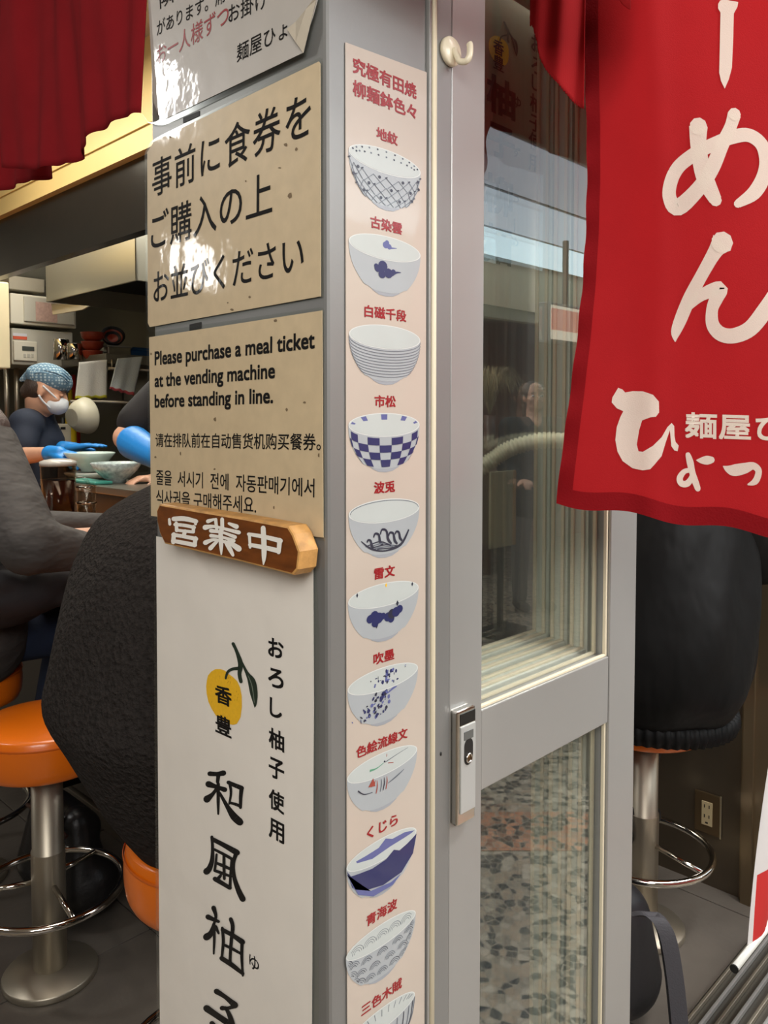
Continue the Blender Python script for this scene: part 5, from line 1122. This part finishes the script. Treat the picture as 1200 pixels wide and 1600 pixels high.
def sitter(label, x, y, fx_, hair, jm, trm, headc, shz=1.24, counter_arms=True, lean=0., coat=None, armz=1.02, foot=-.10, legy=0.):
    """a person seated on the stool at (x, y), facing +x"""
    t = thing('person', label, 'person', (x, y, .0))
    f, s, u = frame(Vector((1, 0, -.35)))
    HP, W, q = headparts(headc, f, s, u)
    sh = [Vector((x + lean, y - .18, shz)), Vector((x + lean, y + .18, shz))]; nk = Vector((x + lean, y, shz + .05)); hip = Vector((x, y, .76))
    el = [Vector((x + lean + .14, y - .24, armz + .02)), Vector((x + lean + .14, y + .24, armz + .02))]; wr = [Vector((x + fx_, y - .12, armz)), Vector((x + fx_, y + .12, armz))]
    P = HP + [('c', W(0, -.03, -.06), .052, nk, .06), ('c', sh[0], .06, sh[1], .06), ('c', nk, .07, hip, .12)]
    for k in (0, 1): P += [('c', sh[k], .052, el[k], .042), ('c', el[k], .04, wr[k], .028)] + handparts(wr[k], Vector((1, 0, 0)), -UPZ, 1, .5, 1 if k else -1)
    fused('body', P, SKIN, t, .010, 3); eyes(W, q, t)
    kn = [Vector((min(x + .40, .70) if x < 1 else x + .19, y + e * .10, .715)) for e in (-1, 1)]; kn = [k_ + Vector((0, legy, 0)) for k_ in kn]; ft = [Vector((k_.x + foot, k_.y, .30)) for k_ in kn]
    P = [('e', (x, y, .76), (.15, .18, .10))]
    for k_, a_ in zip(kn, ft): P += [('c', (x, k_.y, .76), .088, k_, .064), ('c', k_, .062, a_, .045)]
    fused('trousers', P, trm, t, .012, 4)
    for a_ in ft: fused('shoe', [('c', a_ + Vector((-.04, 0, -.035)), .033, a_ + Vector((.14, 0, -.042)), .030), ('c', a_ + Vector((0, 0, .03)), .042, a_ + Vector((.0, 0, -.03)), .036), ('c', a_ + Vector((.0, 0, .0)), .036, a_ + Vector((.09, 0, -.04)), .034)], SHOE, t, .010, 3)
    return t, W, q, sh, el, wr, f, s, u
# fleece customer
x, y = S2; hc = PD(340, 560, 1.42)
t, W, q, sh, el, wr, f, s, u = sitter('seated customer in a black fleece jacket, back turned, cut by the post', x, y, .55, HAIRD, FLEECE, TRB, Vector((x + .10, y - .02, 1.46)), 1.18, lean=.06)
fused('hair', [('e', W(0, -.03, .03), (.088, .098, .092), q), ('e', W(0, -.06, -.03), (.07, .06, .07), q)], HAIRD, t, .01, 2)
lofted('fleece_jacket', [(x + .07, y, 1.305, .03, .05), (x + .065, y, 1.30, .09, .12), (x + .05, y, 1.27, .155, .185), (x + .03, y, 1.22, .21, .255), (x + .015, y, 1.15, .24, .275), (x, y, 1.07, .255, .278), (x - .01, y, .98, .265, .278), (x - .015, y, .91, .270, .278), (x - .01, y, .84, .245, .25), (x, y, .76, .215, .215), (x + .02, y, .69, .19, .185), (x + .04, y, .645, .175, .165), (x + .05, y, .628, .15, .14)], FLEECE, t, 96, .022)
fused('sleeve', [('c', sh[0], .085, el[0], .07), ('c', el[0], .068, wr[0], .05)], FLEECE, t, .012); fused('sleeve', [('c', sh[1], .085, el[1], .07), ('c', el[1], .068, wr[1], .05)], FLEECE, t, .012)
seam = []
for k in range(11):
    a_ = k / 10; seam.append(tuple(PD(228 - 140 * a_ ** .8, 748 + 170 * a_ ** 1.7, 1.46)))
# grey jacket customer
x, y = S3; hc = PD(-62, 598, 2.36)
t, W, q, sh, el, wr, f, s, u = sitter('seated customer in a grey jacket and blue jeans with long grey-brown hair', x, y, .5, HAIRG, None, JEAN, hc, 1.30)
GJ = mat('grey jacket', (64, 60, 58), .75, 0, bump=.022, bscale=8, stretch=(1, 1, 1.8))
s1, e1, w1 = PD(-32, 704, 2.22), PD(46, 852, 2.02), PD(140, 862, 2.15)
fused('jacket', [('c', s1, .105, e1, .078), ('c', e1, .074, w1, .05), ('c', Vector((x, y - .10, 1.26)), .13, Vector((x, y - .08, .76)), .16), ('c', Vector((x, y + .10, 1.26)), .13, Vector((x, y + .08, .76)), .16), ('c', sh[1], .09, el[1], .07), ('c', el[1], .07, wr[1], .05), ('c', s1, .09, Vector((x, y, 1.32)), .10)], GJ, t, .012, 5)
fused('hair', [('e', W(0, -.03, .03), (.092, .102, .096), q), ('c', W(.04, -.05, -.02), .075, PD(-14, 668, 2.22), .050), ('c', W(-.04, -.05, -.02), .07, W(-.05, -.07, -.16), .055)], HAIRG, t, .009, 2)
cb = thing('folded_coat', 'dark folded coat lying on the lap of the customer in grey', 'coat', PD(20, 940, 2.25))
c = PD(18, 925, 2.22); fused('cloth', [('e', c, (.17, .13, .075)), ('e', c + Vector((.06, -.05, .035)), (.10, .08, .05)), ('e', c + Vector((-.04, .03, -.05)), (.15, .10, .05)), ('c', c + Vector((-.06, -.09, .05)), .035, c + Vector((.12, -.08, -.02)), .03)], mat('dark coat cloth', (36, 32, 34), .8, 0, bump=.006, bscale=11), cb, .012, 3)
# bomber jacket customer on the right
x, y = S4
t, W, q, sh, el, wr, f, s, u = sitter('seated customer in a black bomber jacket with elasticated hem, behind the doorway', x, y, .13, HAIRD, None, TRB, Vector((x + .04, y, 1.50)), 1.24, foot=-.20, legy=.14)
fused('hair', [('e', W(0, -.03, .03), (.088, .098, .092), q)], HAIRD, t, .01, 2)
BOMB = mat('black bomber cloth', (17, 17, 17), .55, 0, bump=.018, bscale=5, spec=.15, stretch=(1.5, 1.5, .7))
lofted('jacket', [(x, y, 1.36, .05, .06), (x, y, 1.34, .11, .15), (x, y, 1.28, .17, .22), (x - .01, y, 1.15, .21, .26), (x - .02, y, 1.0, .24, .28), (x - .03, y, .86, .26, .295), (x - .03, y, .74, .255, .285), (x - .02, y, .665, .225, .25), (x - .01, y, .635, .205, .225)], BOMB, t, 96, .05)
mb = MB(); mi = mb.mi(BOMB); g = []
for j, (z, k) in enumerate(((.645, .96), (.64, 1.02), (.615, 1.03), (.592, .99), (.588, .91))):
    g.append([mb.bm.verts.new((x - .01 + .205 * k * math.cos(i / 240 * math.tau) * (1 + .018 * math.sin(i * math.tau / 4)), y + .235 * k * math.sin(i / 240 * math.tau) * (1 + .018 * math.sin(i * math.tau / 4)), z)) for i in range(240)])
for a_, b_ in zip(g, g[1:]):
    for i in range(240): fc = mb.bm.faces.new((a_[i], a_[(i + 1) % 240], b_[(i + 1) % 240], b_[i])); fc.material_index = mi; fc.smooth = True
mb.build('ribbed_hem', t)
for k in (0, 1): fused('sleeve', [('c', sh[k], .085, el[k], .075), ('c', el[k], .07, wr[k], .05)], BOMB, t, .012)

# ------------------------------------------------------------------ what the door glass mirrors: the other side of the walkway
def RF(px, py, d): p = PD(px, py, d); return Vector((p.x, .032 - p.y, p.z))
GRAN = MATS.get('terrazzo') or TERR
yw_ = -2.95
pl_ = thing('stone_plinth', 'low speckled stone plinth across the walkway, mirrored in the door glass', 'plinth', (3.6, -3.3, 0)); MB().box((1.2, -3.7, -.012), (3.95, yw_, .46), TERR, .01).build('block', pl_); MB().box((1.18, -3.72, .46), (3.97, yw_ + .03, .50), mat('pale stone cap', (186, 180, 166), .4), .006).build('cap', pl_)
mn = RF(790, 800, 5.3)
ms_ = thing('menu_stand', 'cream menu board stand across the walkway, mirrored in the door glass', 'stand', (mn.x, mn.y, .0))
for dx, w_, m1 in ((-.16, .13, mat('aged paper board', (166, 156, 124), .5)), (-.02, .10, mat('aged paper board', (0, 0, 0))), (.09, .03, mat('tan wood post', (170, 132, 84), .5))):
    MB().box((mn.x + dx, mn.y - .02, .56), (mn.x + dx + w_, mn.y, 1.06), m1, .004).build('board', ms_)
MB().box((mn.x - .2, mn.y - .12, -.012), (mn.x + .14, mn.y + .08, .02), RUBBER, .005).box((mn.x - .02, mn.y - .05, .0), (mn.x + .01, mn.y - .02, .6), RUBBER).build('base', ms_)
tb = thing('display_counter', 'brown display counter across the walkway with a white tray', 'counter', (3.5, -3.9, 0)); MB().box((1.4, -4.5, -.012), (5.4, -3.8, .98), mat('red-brown counter', (104, 60, 46), .5)).build('body', tb); MB().box((1.38, -4.52, .98), (5.42, -3.78, 1.01), mat('white tray top', (216, 206, 196), .4), .004).build('top', tb)
for k in range(7):
    q = thing('leafy_tuft', 'green leafy tuft standing on the display counter across the walkway', 'plant', (3.0 + .33 * k, -3.95, 1.01), 'green tufts on the display counter'); m_ = MB(); rr = random.Random(k)
    for j in range(14): a_ = rr.uniform(0, 6.28); m_.tube([(3.0 + .33 * k, -3.95, 1.02), (3.0 + .33 * k + .05 * math.cos(a_), -3.95 + .05 * math.sin(a_), 1.06 + rr.uniform(0, .05)), (3.0 + .33 * k + .10 * math.cos(a_), -3.95 + .10 * math.sin(a_), 1.08 + rr.uniform(-.02, .05))], [.008, .012, .002], mat('leaf green', (84, 104, 52), .6), 5)
    m_.build('leaves', q)
gq = RF(765, 650, 6.6); dg_ = thing('dried_grass', 'fan of dried straw grass arching from a vase, mirrored in the door glass', 'plant', gq); m_ = MB(); rr = random.Random(5); STR = mat('dried straw', (196, 180, 140), .7)
for j in range(110):
    a_ = rr.uniform(-1.5, 1.5); h = rr.uniform(.30, .42); dx = math.sin(a_) * rr.uniform(.25, .42); dy = rr.uniform(-.12, .12)
    m_.tube(catmull([(gq.x, gq.y, gq.z), (gq.x + dx * .35, gq.y + dy * .4, gq.z + h * .8), (gq.x + dx * .8, gq.y + dy, gq.z + h), (gq.x + dx * 1.25, gq.y + dy * 1.4, gq.z + h * .62)], 3), .0018, STR, 3, cap=False)
m_.build('stems', dg_, kind='stuff'); MB().lathe((gq.x, gq.y, 1.01), [(.05, 0), (.07, .08), (.04, .16), (.05, max(.17, gq.z - 1.0))], mat('brown vase', (92, 66, 52), .4), 20).build('vase', dg_)
hs = thing('flexible_hose', 'ribbed cream flexible hose arching across, mirrored in the door glass', 'hose', RF(800, 710, 3.0)); pts = catmull([tuple(RF(a_, b_, 3.1)) for a_, b_ in ((690, 800), (735, 745), (770, 718), (800, 700), (850, 688), (900, 692), (940, 705))], 22)
m_ = MB(); m_.tube(pts, [.028 + .0045 * (1 if i % 3 else -1) for i in range(len(pts))], mat('cream hose', (196, 190, 156), .6), 14); m_.build('hose', hs)
MB().box((pts[-1][0] - .05, pts[-1][1] - .05, -.012), (pts[-1][0] + .05, pts[-1][1] + .05, pts[-1][2] + .03), KSTEEL, .01).build('outlet_post', hs)
# bystander in black
pf = RF(832, 950, 6.0); pf.z = 0; f, s, u = frame(Vector((-.6, .8, 0))); hc = Vector((pf.x, pf.y, 1.56)); HP, W, q = headparts(hc, f, s, u)
t = thing('person', 'bystander in black jacket and grey trousers, mirrored in the door glass', 'person', pf)
sh = [Vector((pf.x, pf.y, 1.34)) + s * e * .19 for e in (-1, 1)]; el = [p + f * .06 + s * e * .05 - UPZ * .28 for p, e in zip(sh, (-1, 1))]; wr = [p + f * .18 - UPZ * .10 - s * e * .08 for p, e in zip(el, (-1, 1))]
P = HP + [('c', W(0, -.02, -.06), .052, Vector((pf.x, pf.y, 1.38)), .06), ('c', sh[0], .06, sh[1], .06), ('c', Vector((pf.x, pf.y, 1.34)), .09, Vector((pf.x, pf.y, .95)), .11)]
for k, e in ((0, -1), (1, 1)): P += [('c', sh[k], .05, el[k], .04), ('c', el[k], .04, wr[k], .028)] + handparts(wr[k], f, -UPZ, 1, .6, -e)
fused('body', P, SKIN, t, .011, 3); eyes(W, q, t)
fused('coat', [('c', sh[0], .08, sh[1], .08), ('c', Vector((pf.x, pf.y, 1.28)) + s * .08, .13, Vector((pf.x, pf.y, .80)) + s * .07, .15), ('c', Vector((pf.x, pf.y, 1.28)) - s * .08, .13, Vector((pf.x, pf.y, .80)) - s * .07, .15)] + [('c', sh[k], .075, el[k], .065) for k in (0, 1)] + [('c', el[k], .062, el[k].lerp(wr[k], .9), .045) for k in (0, 1)], TRB, t, .013)
fused('hair', [('e', W(0, -.03, .03), (.09, .10, .095), q), ('c', W(0, -.06, 0), .08, W(0, -.07, -.16), .06)], HAIRD, t, .011, 2)
fused('trousers', [('c', Vector((pf.x, pf.y, .88)) + s * e * .09, .10, Vector((pf.x, pf.y, .48)) + s * e * .10, .07) for e in (-1, 1)] + [('c', Vector((pf.x, pf.y, .48)) + s * e * .10, .068, Vector((pf.x, pf.y, .08)) + s * e * .10, .055) for e in (-1, 1)], mat('grey trousers', (88, 86, 84), .85), t, .012)
for e in (-1, 1): c = Vector((pf.x, pf.y, .03)) + s * e * .10; fused('shoe', [('c', c - f * .05, .042, c + f * .14, .036)], SHOE, t, .010)
sg = RF(890, 505, 5.4); t = thing('lightbox_sign', 'small orange and white lightbox sign across the walkway, mirrored in the glass', 'sign', sg)
MB().box((sg.x - .25, sg.y - .08, sg.z - .14), (sg.x + .35, sg.y, sg.z + .12), ALU2, .005).build('case', t); MB().box((sg.x - .23, sg.y - .001, sg.z - .12), (sg.x + .33, sg.y + .004, sg.z + .10), emat('lit white panel', (255, 236, 205), 1.6)).build('panel', t); MB().box((sg.x - .23, sg.y + .003, sg.z - .06), (sg.x + .33, sg.y + .006, sg.z + .08), emat('lit orange panel', (240, 110, 50), 1.2)).build('stripe', t)
MB().box((sg.x, sg.y - .06, sg.z + .12), (sg.x + .03, sg.y - .03, 2.62), RUBBER).build('hanger', t)
